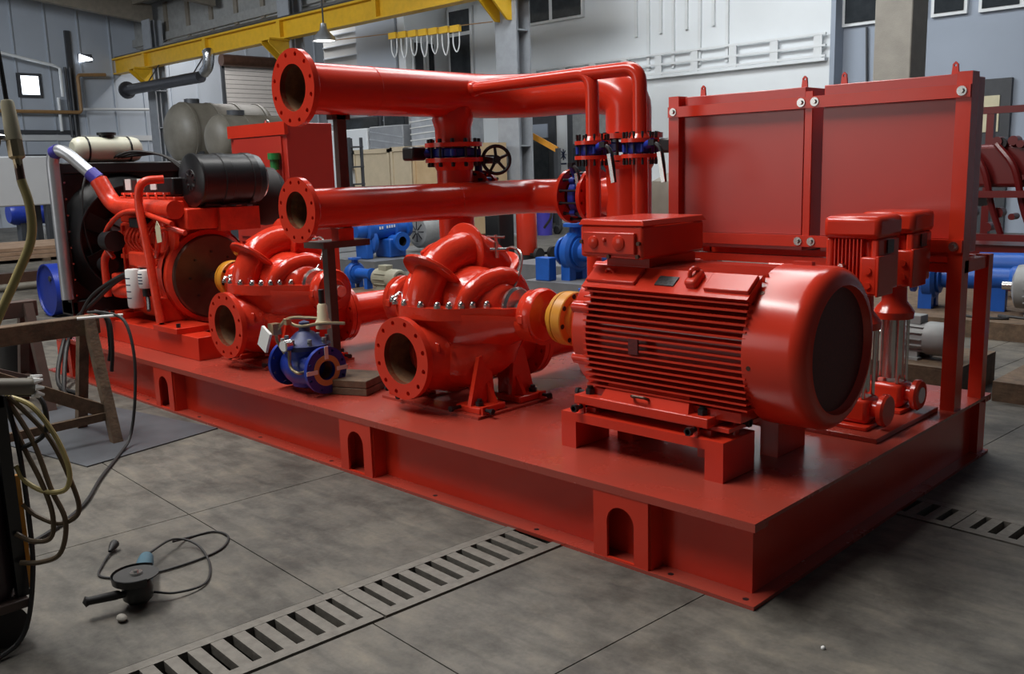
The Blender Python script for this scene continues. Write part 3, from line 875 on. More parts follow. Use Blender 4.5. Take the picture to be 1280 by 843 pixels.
# ------------------------------------------------------------------ horizontal split-case pumps (same casting twice)
def make_pump(name, label):
    H = SZ - HS                 # shaft height above the deck
    t = thing(name, label, 'pump', (0, 0, 0), 'red split-case pumps')
    # lower casing: half volute round the shaft, boat-shaped arms out to the bearings, two branches
    mb = MB()
    prof = [(-0.40, 0.05), (-0.40, 0.10), (-0.33, 0.135), (-0.26, 0.19), (-0.17, 0.25), (-0.07, 0.28), (0.07, 0.28), (0.17, 0.25), (0.27, 0.195), (0.37, 0.145), (0.50, 0.105), (0.50, 0.05)]
    mb.lathe((0, 0, H), (1, 0, 0), prof, 40, a0=PI, a1=2 * PI, u=(0, 1, 0))
    mb.lathe((-0.03, -0.36, 0.268), (0, 1, 0), [(0.0, 0.142), (0.03, 0.142), (0.05, 0.155), (0.13, 0.185), (0.24, 0.22), (0.38, 0.21), (0.5, 0.1)], 40)
    mb.lathe((0.03, 0.375, 0.25), (0, -1, 0), [(0.0, 0.12), (0.03, 0.12), (0.12, 0.135), (0.24, 0.17), (0.4, 0.16)], 36)
    for s in (-1, 1):            # suction passages either side
        mb.tube(spline([(0.0, -0.12, 0.25), (s * 0.14, -0.05, 0.27), (s * 0.21, 0.02, 0.34), (s * 0.2, 0.05, 0.42)], 5), [0.17] * 5 + [0.15] * 5 + [0.13] * 5 + [0.11], 20)
    mb.build('lower_casing', REDCAST, t, ang=50)
    for s in (-1, 1):
        for q in (-1, 1):
            # tapered feet: gusset ribs and pads
            MB().plate([(-0.06, 0.03), (0.11, 0.03), (0.04, 0.27), (-0.03, 0.3)], [], (s * 0.235 + 0.012, q * 0.115, 0), (0, q * 1.0, 0), (0, 0, 1), 0.024 * q).build('foot_rib', REDCAST, t)
            MB().plate([(-0.10 * s, 0.03), (0.09 * s, 0.03), (-0.02 * s, 0.22), (-0.10 * s, 0.22)], [], (s * 0.245, q * 0.10 + 0.01, 0), (1, 0, 0), (0, 0, 1), 0.022).build('foot_rib', REDCAST, t)
            MB().bx(min(s * 0.17, s * 0.335), max(s * 0.17, s * 0.335), min(q * 0.05, q * 0.225), max(q * 0.05, q * 0.225), 0.012, 0.045).build('foot_pad', REDCAST, t, bev=0.006)
            MB().cyl((s * 0.295, q * 0.185, 0.045), (s * 0.295, q * 0.185, 0.064), 0.02, n=6).cyl((s * 0.295, q * 0.185, 0.045), (s * 0.295, q * 0.185, 0.078), 0.012, n=8).build('anchor_bolt', BLACKBOLT, t)
        MB().bx(min(s * 0.15, s * 0.36), max(s * 0.15, s * 0.36), -0.245, 0.245, 0.0, 0.013).build('sole_plate', REDDECK, t)
        for q in (-1, 1):
            MB().bx(s * 0.345 - 0.006, s * 0.345 + 0.006, q * 0.2 - 0.02, q * 0.2 + 0.02, 0.013, 0.05).build('jack_lug', RED, t)
            MB().cyl((s * 0.325, q * 0.2, 0.034), (s * 0.40, q * 0.2, 0.034), 0.009, n=8).cyl((s * 0.385, q * 0.2, 0.034), (s * 0.40, q * 0.2, 0.034), 0.015, n=6).build('jack_bolt', BLACKBOLT, t)
            MB().cyl((s * 0.2, q * 0.22, 0.034), (s * 0.2, q * 0.29, 0.034), 0.009, n=8).cyl((s * 0.2, q * 0.275, 0.034), (s * 0.2, q * 0.29, 0.034), 0.015, n=6).build('jack_bolt', BLACKBOLT, t)
    for q in (-1, 1):
        MB().bx(-0.36, 0.36, min(q * 0.15, q * 0.26), max(q * 0.15, q * 0.26), 0.0, 0.0135).build('sole_rail', REDDECK, t)
    # suction and discharge flanges, the suction bore rusty inside
    flange(t, (-0.03, -0.39, 0.268), (0, 1, 0), 0.40, 0.125, 0.032, 12, m=RED, name='suction_flange')
    MB().lathe((-0.03, -0.389, 0.268), (0, 1, 0), [(0, 0.125), (0.27, 0.125), (0.36, 0.08), (0.37, 0)], 40).build('bore', RUST, t)
    flange(t, (0.03, 0.40, 0.25), (0, -1, 0), 0.38, 0.10, 0.03, 12, m=RED, name='discharge_flange')
    MB().cyl((0.168, -0.20, 0.30), (0.176, -0.215, 0.30), 0.018, n=12).cyl((0.16, -0.25, 0.335), (0.168, -0.262, 0.335), 0.012, n=12).build('pipe_plug', REDCAST, t)
    MB().bx(0.02, 0.14, -0.292, -0.28, 0.30, 0.345).build('cast_mark', REDCAST, t, bev=0.006)
    # split flange with its contour
    half = [(-0.41, -0.07), (-0.37, -0.12), (-0.30, -0.145), (-0.25, -0.215), (-0.19, -0.275), (-0.10, -0.315), (0.06, -0.315), (0.15, -0.285), (0.21, -0.235), (0.29, -0.155), (0.40, -0.12), (0.44, -0.07)]
    cont = half + [(x, -y_) for x, y_ in half[::-1]]
    MB().plate(cont, [], (0, 0, H - 0.028), (1, 0, 0), (0, 1, 0), 0.058).build('split_flange', REDCAST, t, bev=0.008)
    # upper casing: hump over the impeller, the volute arching over it from front to back, suction humps beside it
    mb = MB()
    prof = [(-0.325, 0.03), (-0.32, 0.085), (-0.30, 0.105), (-0.235, 0.145), (-0.14, 0.175), (0, 0.19), (0.14, 0.18), (0.235, 0.15), (0.31, 0.11), (0.335, 0.09), (0.34, 0.03)]
    mb.lathe((0, 0, H + 0.02), (1, 0, 0), prof, 36, a0=0, a1=PI, u=(0, 1, 0))
    for s in (-1, 1):
        mb.tube(spline([(s * 0.185, -0.17, H), (s * 0.205, -0.15, H + 0.075), (s * 0.235, -0.085, H + 0.13), (s * 0.255, 0.01, H + 0.15), (s * 0.26, 0.1, H + 0.125), (s * 0.25, 0.17, H + 0.03)], 5),
                [0.05] * 5 + [0.052] * 5 + [0.055] * 5 + [0.058] * 5 + [0.055] * 5 + [0.05], 16)
    mb.build('upper_casing', REDCAST, t, ang=50)
    ac = (-0.03, 0.035, H + 0.0)
    path = arc(ac, (0, 1, 0), (0, 0, 1), 0.262, PI * 1.02, PI * 0.06, 30)
    rad = [0.084 + 0.036 * i / 30 for i in range(31)]
    MB().tube(path, rad, 28).build('volute', REDCAST, t, ang=50)
    for (a, r) in ((math.radians(139), 0.160), (math.radians(86), 0.148), (math.radians(35), 0.15)):
        c = V(ac) + V((0, math.cos(a), math.sin(a))) * 0.262
        tg = V((0, math.sin(a), -math.cos(a)))
        MB().lathe(c - tg * 0.012, tg, [(0, 0.05), (0, r - 0.008), (0.006, r), (0.018, r), (0.024, r - 0.008), (0.024, 0.05)], 36).build('volute_rib', REDCAST, t)
    # lifting lug bridging the two ribs on the far side
    a = math.radians(105)
    c = V(ac) + V((-0.1, math.cos(a), math.sin(a))) * 1.0 - V((0, math.cos(a), math.sin(a))) * 0.775
    tg = V((0, math.sin(a), -math.cos(a)))
    rd = V((0, math.cos(a), math.sin(a)))
    MB().plate([(-0.11, -0.10), (0.11, -0.10), (0.11, 0.09), (0.05, 0.105), (-0.05, 0.105), (-0.11, 0.09)], [circ(0.026, 14, -0.02, 0.045)], c, tg, rd, 0.02).build('lifting_lug', REDCAST, t)
    # bearing housings, glands and shaft
    for s, e in ((-1, 0.40), (1, 0.47)):
        X = (s, 0, 0)
        MB().lathe((s * e, 0, H), X, [(0, 0.05), (0, 0.10), (0.012, 0.115), (0.05, 0.118), (0.058, 0.125), (0.085, 0.125), (0.10, 0.116), (0.107, 0.07), (0.115, 0.06), (0.115, 0.03)], 36).build('bearing_housing', REDCAST, t)
        MB().lathe((s * (e - 0.05), 0, H - 0.02), X, [(0, 0.09), (0.05, 0.115), (0.14, 0.12), (0.14, 0.05)], 24, a0=PI, a1=2 * PI, u=(0, s, 0)).build('bearing_bracket', REDCAST, t)
        MB().bx(min(s * (e + 0.03), s * (e + 0.065)), max(s * (e + 0.03), s * (e + 0.065)), -0.128, 0.128, H - 0.03, H + 0.012).build('cap_ear', REDCAST, t, bev=0.006)
        MB().cyl((s * 0.30, 0, H + 0.006), (s * e, 0, H + 0.006), 0.052, n=20).build('shaft', STEEL, t)
        MB().cyl((s * (e + 0.10), 0, H), (s * (e + 0.165), 0, H), 0.034, n=20).build('shaft', STEEL, t)
        MB().lathe((s * (e - 0.105), 0, H + 0.024), X, [(0, 0.03), (0, 0.092), (0.018, 0.096), (0.03, 0.085), (0.03, 0.03)], 28, a0=0.0, a1=PI, u=(0, s, 0)).build('packing_gland', STEEL, t)
    # silver cap nuts round the split flange
    bp = [(-0.30, -0.175), (-0.285, -0.19), (-0.245, -0.245), (-0.17, -0.29), (-0.09, -0.297), (0.03, -0.297), (0.125, -0.275), (0.175, -0.245), (0.215, -0.205), (0.25, -0.165), (0.30, -0.12), (-0.345, -0.125)]
    first = None
    for (x, y_) in bp + [(x, -y_) for x, y_ in bp]:
        if first is None:
            first = MB().cyl((0, 0, 0.0), (0, 0, 0.014), 0.0185, n=6).lathe((0, 0, 0.014), (0, 0, 1), [(0, 0.0165), (0.008, 0.0155), (0.015, 0.010), (0.019, 0)], 10).build('cap_nut', STEEL, t)
            b = first
        else:
            b = first.copy()
            COL.objects.link(b)
            b.parent = t
        b.location = (x, y_, H + 0.03)
    # air cock and thin seal-water tube
    MB().cyl((0.09, 0.16, H + 0.23), (0.09, 0.16, H + 0.31), 0.012, n=10).cyl((0.03, 0.16, H + 0.335), (0.15, 0.16, H + 0.335), 0.006, n=8).cyl((0.09, 0.16, H + 0.31), (0.09, 0.16, H + 0.345), 0.008, n=8).cyl((0.02, 0.10, H + 0.27), (0.14, 0.2, H + 0.27), 0.011, n=8).build('air_cock', STEEL, t)
    MB().tube(spline([(0.13, 0.19, H + 0.27), (0.2, 0.17, H + 0.285), (0.285, 0.14, H + 0.25), (0.31, 0.08, H + 0.14), (0.325, 0.0, H + 0.06)], 6), 0.0075, 8).build('seal_tube', STEEL, t)
    MB().ball((0.325, 0.0, H + 0.075), 0.016).build('tube_fitting', STEEL, t)
    return t


pump = make_pump('split_case_pump', 'nearer red split-case pump coupled to the big electric motor')
pump2 = copy_tree(pump)
pump.location = (-1.985, SY, HS)
pump2.location = (-3.65, SY, HS)
pump2['label'] = 'farther red split-case pump coupled to the diesel engine flywheel'
coupling(-4.245, 'ochre yellow coupling between the farther pump and the engine flywheel')
# ------------------------------------------------------------------ pipework
def pipe_spool(name, label, pts, r, bend, loc=None, flanges=(), bores=(), grp=None, n=28):
    t = thing(name, label, 'pipe', loc or pts[0], grp)
    MB().tube(round_path(pts, bend, 12), r, n, caps=False).build('pipe', RED, t, ang=50)
    for (c, d, od, th, nb) in flanges:
        flange(t, c, d, od, r * 0.9, th, nb)
    for (c, d, ln) in bores:
        MB().lathe(c, d, [(0.001, r * 0.9), (ln, r * 0.9), (ln, 0)], 40).build('bore', RUST, t)
    for (c, d, od, th, nb) in flanges[:1]:
        u, w, dd = frame(d)
        MB().lathe(V(c) + dd * th, dd, [(0, r * 1.0), (0.0, r * 1.22), (0.02, r * 1.12), (0.05, r * 1.01)], 36).build('weld_neck', RED, t)
    return t


UX, UZ, LX, LZ, RX, RY = -2.95, 1.905, -2.83, 1.265, -2.02, 2.0
ZV = 1.555     # butterfly valves on the risers
# upper header: stub towards the front, tee down to the farther riser, bend and run to the nearer riser
up = pipe_spool('discharge_header', 'large upper red header pipe with an open drilled flange', [(UX, 0.33, UZ), (UX, RY, UZ), (RX, RY, UZ), (RX, RY, ZV + 0.075)], 0.1365, 0.42,
                flanges=(((UX, 0.30, UZ), (0, 1, 0), 0.405, 0.034, 12), ((RX, RY, ZV + 0.048), (0, 0, 1), 0.405, 0.03, 12)), bores=(((UX, 0.302, UZ), (0, 1, 0), 1.0),))
MB().lathe((UX, 1.44, UZ - 0.08), (0, 0, -1), [(0, 0.115), (0.07, 0.13), (0.12, 0.115), (UZ - 0.08 - ZV - 0.03, 0.112)], 32).build('branch_tee', RED, up)
flange(up, (UX, 1.44, ZV + 0.035), (0, 0, 1), 0.36, 0.1, 0.026, 12, name='flange')
MB().lathe((UX, 0.80, UZ), (0, 1, 0), [(0, 0.137), (0.004, 0.1385), (0.008, 0.137)], 40).build('weld_seam', RED, up)


def butterfly(label, c, d, od, lever=None, gear=False, sgn=1, rbolt=0.0, box_dir=None):
    """wafer valve body between two flanges with studs; centre c, axis d"""
    u, w, dd = frame(d)
    c = V(c)
    t = thing('butterfly_valve', label, 'valve', c, 'blue butterfly valves')
    th = 0.028
    MB().lathe(c - dd * th, dd, [(0, od * 0.28), (0, od * 0.37), (0.008, od * 0.39), (2 * th - 0.008, od * 0.39), (2 * th, od * 0.37), (2 * th, od * 0.28)], 32).build('valve_body', BLUE, t)
    for k in range(4):
        a = PI / 4 + k * PI / 2
        p = c + (u * math.cos(a) + w * math.sin(a)) * od * 0.41
        MB().cyl(p - dd * 0.02, p + dd * 0.02, od * 0.06, n=12).build('body_lug', BLUE, t)
    bolt_ring(t, c, d, od * 0.432, 12, od * 0.036, -0.085, 0.085)
    if lever:
        ld = V(lever)
        p = c + ld * (od * 0.39)
        MB().cyl(p, p + ld * 0.09, 0.022, n=12).build('valve_neck', BLUE, t)
        e = p + ld * 0.09
        MB().box(e, (0.035, 0.035, 0.03)).tube(spline([e, e + V((0.05, -0.01, -0.03)), e + V((0.075, -0.02, -0.10)), e + V((0.085, -0.02, -0.20))], 5), 0.012, 8).build('lever', BLACKBOLT, t)
        MB().bar(e + V((0.058, -0.03, -0.05)), e + V((0.09, -0.036, -0.20)), 0.022, 0.006, up=(0, 1, 0)).build('lever_grip', STEEL, t)
    if gear:
        bd = V(box_dir)
        p = c + bd * (od * 0.39)
        MB().cyl(p, p + bd * 0.07, 0.03, n=12).build('valve_neck', BLUE, t)
        MB().box(p + bd * 0.11, (0.11, 0.11, 0.085)).build('gearbox', BLACK, t, bev=0.015)
    return t


def handwheel(parent, c, axis, r):
    u, w, dd = frame(axis)
    c = V(c)
    o = MB().tube([c + (u * math.cos(2 * PI * i / 28) + w * math.sin(2 * PI * i / 28)) * r for i in range(28)], r * 0.13, 10, closed=True)
    for k in range(5):
        a = 2 * PI * k / 5 + 0.4
        o.cyl(c, c + (u * math.cos(a) + w * math.sin(a)) * r, r * 0.13, r * 0.10, n=8)
    o.cyl(c - dd * 0.03, c + dd * 0.03, r * 0.28, n=14)
    return o.build('handwheel', BLACK, parent)


butterfly('blue butterfly valve with a black gearbox on the farther riser', (UX, 1.44, ZV), (0, 0, 1), 0.36, gear=True, box_dir=(-0.55, -0.83, 0))
butterfly('blue butterfly valve on the thick riser right below the header bend', (RX, RY, ZV), (0, 0, 1), 0.405, gear=True, box_dir=(0.98, 0.2, 0))

# nearer riser with the branch for the lower pipe
r1 = pipe_spool('discharge_riser', 'thick red riser pipe behind the motor terminal box', [(RX, RY, ZV - 0.07), (RX, RY, 0.55), (-1.955, 0.99, 0.55)], 0.1365, 0.25,
                flanges=(((RX, RY, ZV - 0.048), (0, 0, -1), 0.405, 0.03, 12), ((-1.955, 0.985, 0.55), (0, 1, 0), 0.38, 0.03, 12)))
MB().lathe((RX - 0.05, RY, LZ), (-1, 0, 0), [(0, 0.118), (0.09, 0.122), (0.13, 0.112), (0.20, 0.11)], 32).build('branch_tee', RED, r1)
flange(r1, (RX - 0.28, RY, LZ), (1, 0, 0), 0.34, 0.1, 0.028, 12)
# farther riser
r2 = pipe_spool('discharge_riser', 'red riser pipe standing behind the nearer pump', [(UX, 1.44, ZV - 0.06), (UX, 1.44, 0.55), (-3.62, 1.44, 0.55), (-3.62, 0.99, 0.55)], 0.112, 0.22,
                flanges=(((UX, 1.44, ZV - 0.032), (0, 0, -1), 0.36, 0.026, 12), ((-3.62, 0.985, 0.55), (0, 1, 0), 0.38, 0.03, 12)))
BZ = 1.30
MB().lathe((UX, 1.46, BZ), (0, 1, 0), [(0, 0.08), (0.12, 0.085), (0.13, 0.08), (0.135, 0.08)], 28).build('branch_tee', RED, r2)
flange(r2, (UX, 1.615, BZ), (0, -1, 0), 0.285, 0.07, 0.022, 8)

# gear-operated valve behind the farther riser, its handwheel above the lower pipe
bv = butterfly('blue valve with a black spoked handwheel between the two pipes', (UX, 1.645, BZ), (0, 1, 0), 0.285)
MB().cyl((UX, 1.645, BZ + 0.10), (UX, 1.645, BZ + 0.185), 0.026, n=12).build('valve_neck', BLUE, bv)
MB().box((UX + 0.02, 1.645, BZ + 0.21), (0.17, 0.11, 0.055)).build('gearbox', BLACK, bv, bev=0.01)
MB().cyl((UX + 0.04, 1.645, BZ + 0.21), (UX + 0.17, 1.64, BZ + 0.21), 0.014, n=8).build('spindle', BLACKBOLT, bv)
handwheel(bv, (UX + 0.17, 1.64, BZ + 0.205), (0.80, -0.58, 0.12), 0.086)
bp = thing('blind_spool', 'short red spool behind the handwheel valve', 'pipe', (UX, 1.68, BZ))
flange(bp, (UX, 1.675, BZ), (0, 1, 0), 0.285, 0.07, 0.022, 8)
MB().lathe((UX, 1.697, BZ), (0, 1, 0), [(0, 0.08), (0.06, 0.08), (0.09, 0.05), (0.10, 0)], 28).build('pipe', RED, bp)

# lower pipe: open flange at the front, mitre bend, run to the riser branch
lo = pipe_spool('test_return_pipe', 'lower red pipe with an open drilled flange above the pumps', [(LX, 0.22, LZ), (LX, RY, LZ), (-2.46, RY, LZ)], 0.1095, 0.2,
                flanges=(((LX, 0.195, LZ), (0, 1, 0), 0.345, 0.03, 12), ((-2.45, RY, LZ), (-1, 0, 0), 0.34, 0.028, 12)), bores=(((LX, 0.197, LZ), (0, 1, 0), 0.9),))
MB().lathe((LX, 1.3, LZ), (0, 1, 0), [(0, 0.11), (0.003, 0.1115), (0.007, 0.11)], 36).build('weld_seam', RED, lo)
butterfly('blue butterfly valve in the lower pipe beside the thick riser', (-2.375, RY, LZ), (1, 0, 0), 0.34, lever=(0.0, -0.5, 0.866))

# pair of slim pipes dropping from the header
sy = 1.50
ZS = 1.945
sp = thing('slim_pipe', 'slim red pipe leaving the header and dropping with two legs', 'pipe', (-2.4, sy, ZS))
MB().tube(round_path([(UX + 0.12, sy, ZS - 0.01), (-1.885, sy, ZS), (-1.885, sy, 1.585)], 0.09, 8), 0.038, 18, caps=False).build('pipe', RED, sp)
MB().tube(round_path([(-1.93, sy, ZS), (-1.565, sy, ZS), (-1.565, sy, 1.585)], 0.09, 8), 0.038, 18, caps=False).build('pipe', RED, sp)
MB().ball((UX + 0.135, sy, ZS - 0.01), 0.05).build('weld_collar', RED, sp)
for (x, nm) in ((-1.885, 'left'), (-1.565, 'right')):
    flange(sp, (x, sy, 1.565), (0, 0, 1), 0.2, 0.035, 0.02, 8)
    MB().lathe((x, sy, 1.585), (0, 0, 1), [(0, 0.055), (0.025, 0.04)], 20).build('weld_neck', RED, sp)
    v = butterfly('small blue lever valve on the %s slim pipe' % nm, (x, sy, 1.535), (0, 0, 1), 0.2, lever=(0.85, -0.5, 0.15))
    q = thing('slim_riser', 'slim red riser pipe under the %s small lever valve' % nm, 'pipe', (x, sy, HS), 'slim risers')
    flange(q, (x, sy, 1.505), (0, 0, -1), 0.2, 0.035, 0.02, 8)
    MB().tube([(x, sy, 1.49), (x, sy, HS)], 0.042, 18).build('pipe', RED, q)
    MB().cyl((x, sy, HS), (x, sy, HS + 0.02), 0.09, n=20).build('foot_flange', RED, q)

# ------------------------------------------------------------------ pipe stand and timber under the lower pipe
st = thing('pipe_stand', 'brown steel stand propping up the lower red pipe', 'stand', (-2.86, 0.40, HS))
MB().bx(-2.885, -2.835, 0.375, 0.425, HS, 1.06).build('post', BROWNPOST, st)
MB().bx(-2.99, -2.80, 0.33, 0.64, 1.05, 1.085).build('head_plate', BROWNPOST, st)
MB().bx(-2.88, -2.81, 0.44, 0.54, 1.085, 1.153).build('saddle', RED, st)
MB().bx(-2.96, -2.76, 0.3, 0.5, HS, HS + 0.008).build('foot_plate', BROWNPOST, st)
st2 = thing('pipe_prop', 'brown steel post propping up the upper red pipe', 'stand', (-2.96, 0.60, 1.085))
MB().bx(-2.985, -2.945, 0.57, 0.63, 1.085, UZ - 0.134).build('post', BROWNPOST, st2)
MB().bx(-3.0, -2.945, 0.54, 0.66, UZ - 0.16, UZ - 0.134).build('cap_plate', BROWNPOST, st2)

tbk = thing('timber_block', 'weathered timber block lying on the deck beside the blue valve', 'timber', (-2.6, 0.38, HS))
for k in range(2):
    MB().box((-2.60 + 0.0, 0.35, HS + 0.02 + 0.041 * k), (0.26, 0.26, 0.038), Matrix.Rotation(0.42, 3, 'Z')).build('board', WOOD, tbk, bev=0.003)

# ------------------------------------------------------------------ blue control valve standing on the deck
pv = thing('control_valve', 'blue pilot-operated control valve with copper tubing on the deck', 'valve', (-2.80, 0.16, HS))
vx, vy, vz = -2.80, 0.175, HS + 0.135
MB().lathe((vx - 0.15, vy, vz), (1, 0, 0), [(0, 0.05), (0.0, 0.075), (0.06, 0.10), (0.12, 0.115), (0.18, 0.115), (0.24, 0.10), (0.30, 0.075), (0.30, 0.05)], 28).lathe((vx, vy, vz), (0, 0, 1), [(-0.115, 0.04), (-0.1, 0.08), (0, 0.105), (0.10, 0.105), (0.11, 0.12)], 28).build('valve_body', BLUE, pv, ang=50)
for s in (-1, 1):
    flange(pv, (vx + s * 0.185, vy, vz), (-s, 0, 0), 0.25, 0.05, 0.024, 8, m=BLUE)
MB().lathe((vx + 0.186, vy, vz), (1, 0, 0), [(0, 0.052), (0, 0.082), (0.003, 0.082), (0.003, 0.052)], 32).build('gasket', TAN, pv)
MB().lathe((vx + 0.187, vy, vz), (-1, 0, 0), [(0, 0.052), (0.12, 0.05), (0.12, 0)], 24).build('bore', RUST, pv)
for a in (0.0, PI / 2, PI):
    p = V((vx + 0.19, vy + 0.09 * math.cos(a), vz + 0.09 * math.sin(a)))
    q = V((vx + 0.19, vy + 0.128 * math.cos(a), vz + 0.128 * math.sin(a)))
    MB().bar(V((vx + 0.190, vy + 0.06 * math.cos(a), vz + 0.06 * math.sin(a))), q, 0.003, 0.022, up=(-math.sin(a) * 0, 1, 0) if abs(math.sin(a)) > .5 else (0, 0, 1)).build('masking_tape', PAPER, pv)
MB().lathe((vx, vy, vz + 0.10), (0, 0, 1), [(0, 0.13), (0.025, 0.135), (0.03, 0.12), (0.05, 0.085), (0.085, 0.05), (0.095, 0.03), (0.14, 0.028), (0.15, 0)], 28).build('bonnet', mat('dusty_blue_bonnet', (0.03, 0.04, 0.13), 0.5, var=0.3, scale=20), pv)
bolt_ring(pv, (vx, vy, vz + 0.125), (0, 0, 1), 0.118, 8, 0.012, 0.0, 0.02, m=GREYMOTOR)
MB().cyl((vx + 0.06, vy + 0.08, vz + 0.20), (vx + 0.06, vy + 0.08, vz + 0.235), 0.04, n=18).lathe((vx + 0.06, vy + 0.08, vz + 0.235), (0, 0, 1), [(0, 0.042), (0.02, 0.03), (0.09, 0.026), (0.10, 0.018), (0.10, 0)], 18).build('pilot_cap', CREAM, pv)
MB().cyl((vx + 0.06, vy + 0.08, vz + 0.33), (vx + 0.06, vy + 0.08, vz + 0.41), 0.016, n=12).build('pilot_screw', BLACK, pv)
COP = mat('brass_tubing', (0.42, 0.33, 0.20), 0.35, metal=0.8)
MB().tube(spline([(vx - 0.12, vy - 0.05, vz + 0.05), (vx - 0.14, vy - 0.09, vz + 0.16), (vx - 0.10, vy - 0.04, vz + 0.25), (vx - 0.02, vy + 0.04, vz + 0.255), (vx + 0.05, vy + 0.08, vz + 0.25)], 6), 0.009, 8).build('pilot_tube', COP, pv)
MB().tube(spline([(vx + 0.13, vy - 0.1, vz - 0.0), (vx + 0.12, vy - 0.135, vz + 0.0), (vx + 0.06, vy - 0.14, vz + 0.03), (vx + 0.05, vy - 0.13, vz + 0.13)], 6), 0.009, 8).build('pilot_tube', COP, pv)
MB().tube(spline([(vx - 0.1, vy - 0.06, vz + 0.25), (vx - 0.0, vy - 0.03, vz + 0.22), (vx + 0.1, vy + 0.05, vz + 0.235), (vx + 0.2, vy + 0.12, vz + 0.235)], 6), 0.009, 8).build('pilot_tube', COP, pv)
MB().box((vx - 0.15, vy - 0.09, vz + 0.20), (0.05, 0.05, 0.06)).build('tube_fitting', COP, pv)
MB().box((vx - 0.05, vy - 0.07, vz + 0.245), (0.03, 0.03, 0.03)).build('tube_fitting', COP, pv)
MB().box((vx - 0.165, vy - 0.145, vz + 0.15), (0.085, 0.015, 0.12), Matrix.Rotation(0.5, 3, 'Y')).build('paper_tag', PAPER, pv)
g1 = MB().cyl((vx + 0.05, vy - 0.13, vz + 0.14), (vx + 0.055, vy - 0.17, vz + 0.14), 0.032, n=20).build('pressure_gauge', STEEL, pv)
MB().cyl((vx + 0.055, vy - 0.170, vz + 0.14), (vx + 0.0555, vy - 0.172, vz + 0.14), 0.027, n=20).build('gauge_dial', PAPER, g1)

# ------------------------------------------------------------------ cabinet frame with the two controller cabinets
CF0, CZ0, CZ1, CX0, CXM, CX1 = 1.81, 1.06, 1.795, -1.575, -0.765, -0.045
fr = thing('cabinet_frame', 'red steel frame holding the two large control cabinets', 'frame', (-0.8, 1.95, HS))
for x in (CX0 + 0.03, CX1):
    MB().bx(x - 0.032, x + 0.032, CF0 - 0.034, CF0 - 0.024, HS, CZ1 + 0.01).build('post', RED, fr)
    MB().bx(x + 0.024, x + 0.032, CF0 - 0.024, CF0 + 0.05, HS, CZ1 + 0.01).build('post_leg', RED, fr)
    MB().bx(x - 0.02, x + 0.04, 2.10, 2.16, HS, 0.99).build('rear_post', RED, fr)
    MB().bx(x - 0.02, x + 0.032, CF0, 2.16, 0.93, 0.985).build('side_rail', RED, fr)
MB().bx(CXM - 0.014, CXM + 0.022, CF0 - 0.034, CF0 - 0.024, CZ0 - 0.02, CZ1 - 0.02).build('mid_post', RED, fr)
for (z0, z1) in ((CZ1 - 0.10, CZ1 - 0.045), (CZ0 - 0.035, CZ0 + 0.02)):
    MB().bx(CX0, CX1 + 0.03, CF0 - 0.046, CF0 - 0.034, z0, z1).build('cross_rail', RED, fr)
    MB().bx(CX0, CX1 + 0.03, CF0 - 0.034, CF0 + 0.0, z0 + 0.045, z1).build('rail_leg', RED, fr)
MB().bx(CX0, CX1 + 0.03, CF0 - 0.006, CF0 + 0.05, 0.93, 0.97).build('lower_rail', RED, fr)
MB().bx(CX0, CX1 + 0.03, 2.10, 2.16, 0.93, 0.985).build('rear_rail', RED, fr)
for x in (CX0 + 0.035, CXM - 0.03, CXM + 0.04, CX1 - 0.005):
    for z in (CZ1 - 0.072, CZ0 - 0.008):
        MB().cyl((x, CF0 - 0.046, z), (x, CF0 - 0.051, z), 0.021, n=18).cyl((x, CF0 - 0.05, z), (x, CF0 - 0.062, z), 0.011, n=6).build('washer_bolt', STEEL, fr)
for k, (x0, x1, dz, side) in enumerate(((CX0 + 0.075, CXM - 0.035, 0.0, 'left'), (CXM + 0.06, CX1 - 0.035, 0.0, 'right'))):
    c = thing('control_cabinet', 'tall red steel control cabinet, %s one of the framed pair' % side, 'cabinet', ((x0 + x1) / 2, 2.0, CZ0), 'framed control cabinets')
    MB().bx(x0, x1, CF0 + 0.01, 2.14, CZ0 - 0.06, CZ1 + 0.005).build('cabinet_body', CABRED, c, bev=0.004)
    MB().bx(x0 + 0.002, x1 - 0.002, CF0 + 0.001, CF0 + 0.012, CZ0 + 0.02, CZ1 - 0.10).build('cabinet_door', CABRED, c, bev=0.002)
    for xx in (x0 + 0.06, x1 - 0.05):
        MB().plate([(-0.016, 0), (0.016, 0), (0.012, 0.05), (0, 0.062), (-0.012, 0.05)], [circ(0.006, 10, 0, 0.045)], (xx, CF0 + 0.1, CZ1 + 0.004), (1, 0, 0), (0, 0, 1), 0.012).build('lifting_eye', RED, c)
    MB().bx(x0 + 0.03, x1 - 0.03, 2.0, 2.12, 0.986, CZ0 - 0.059).build('gland_box', BLACK, c)

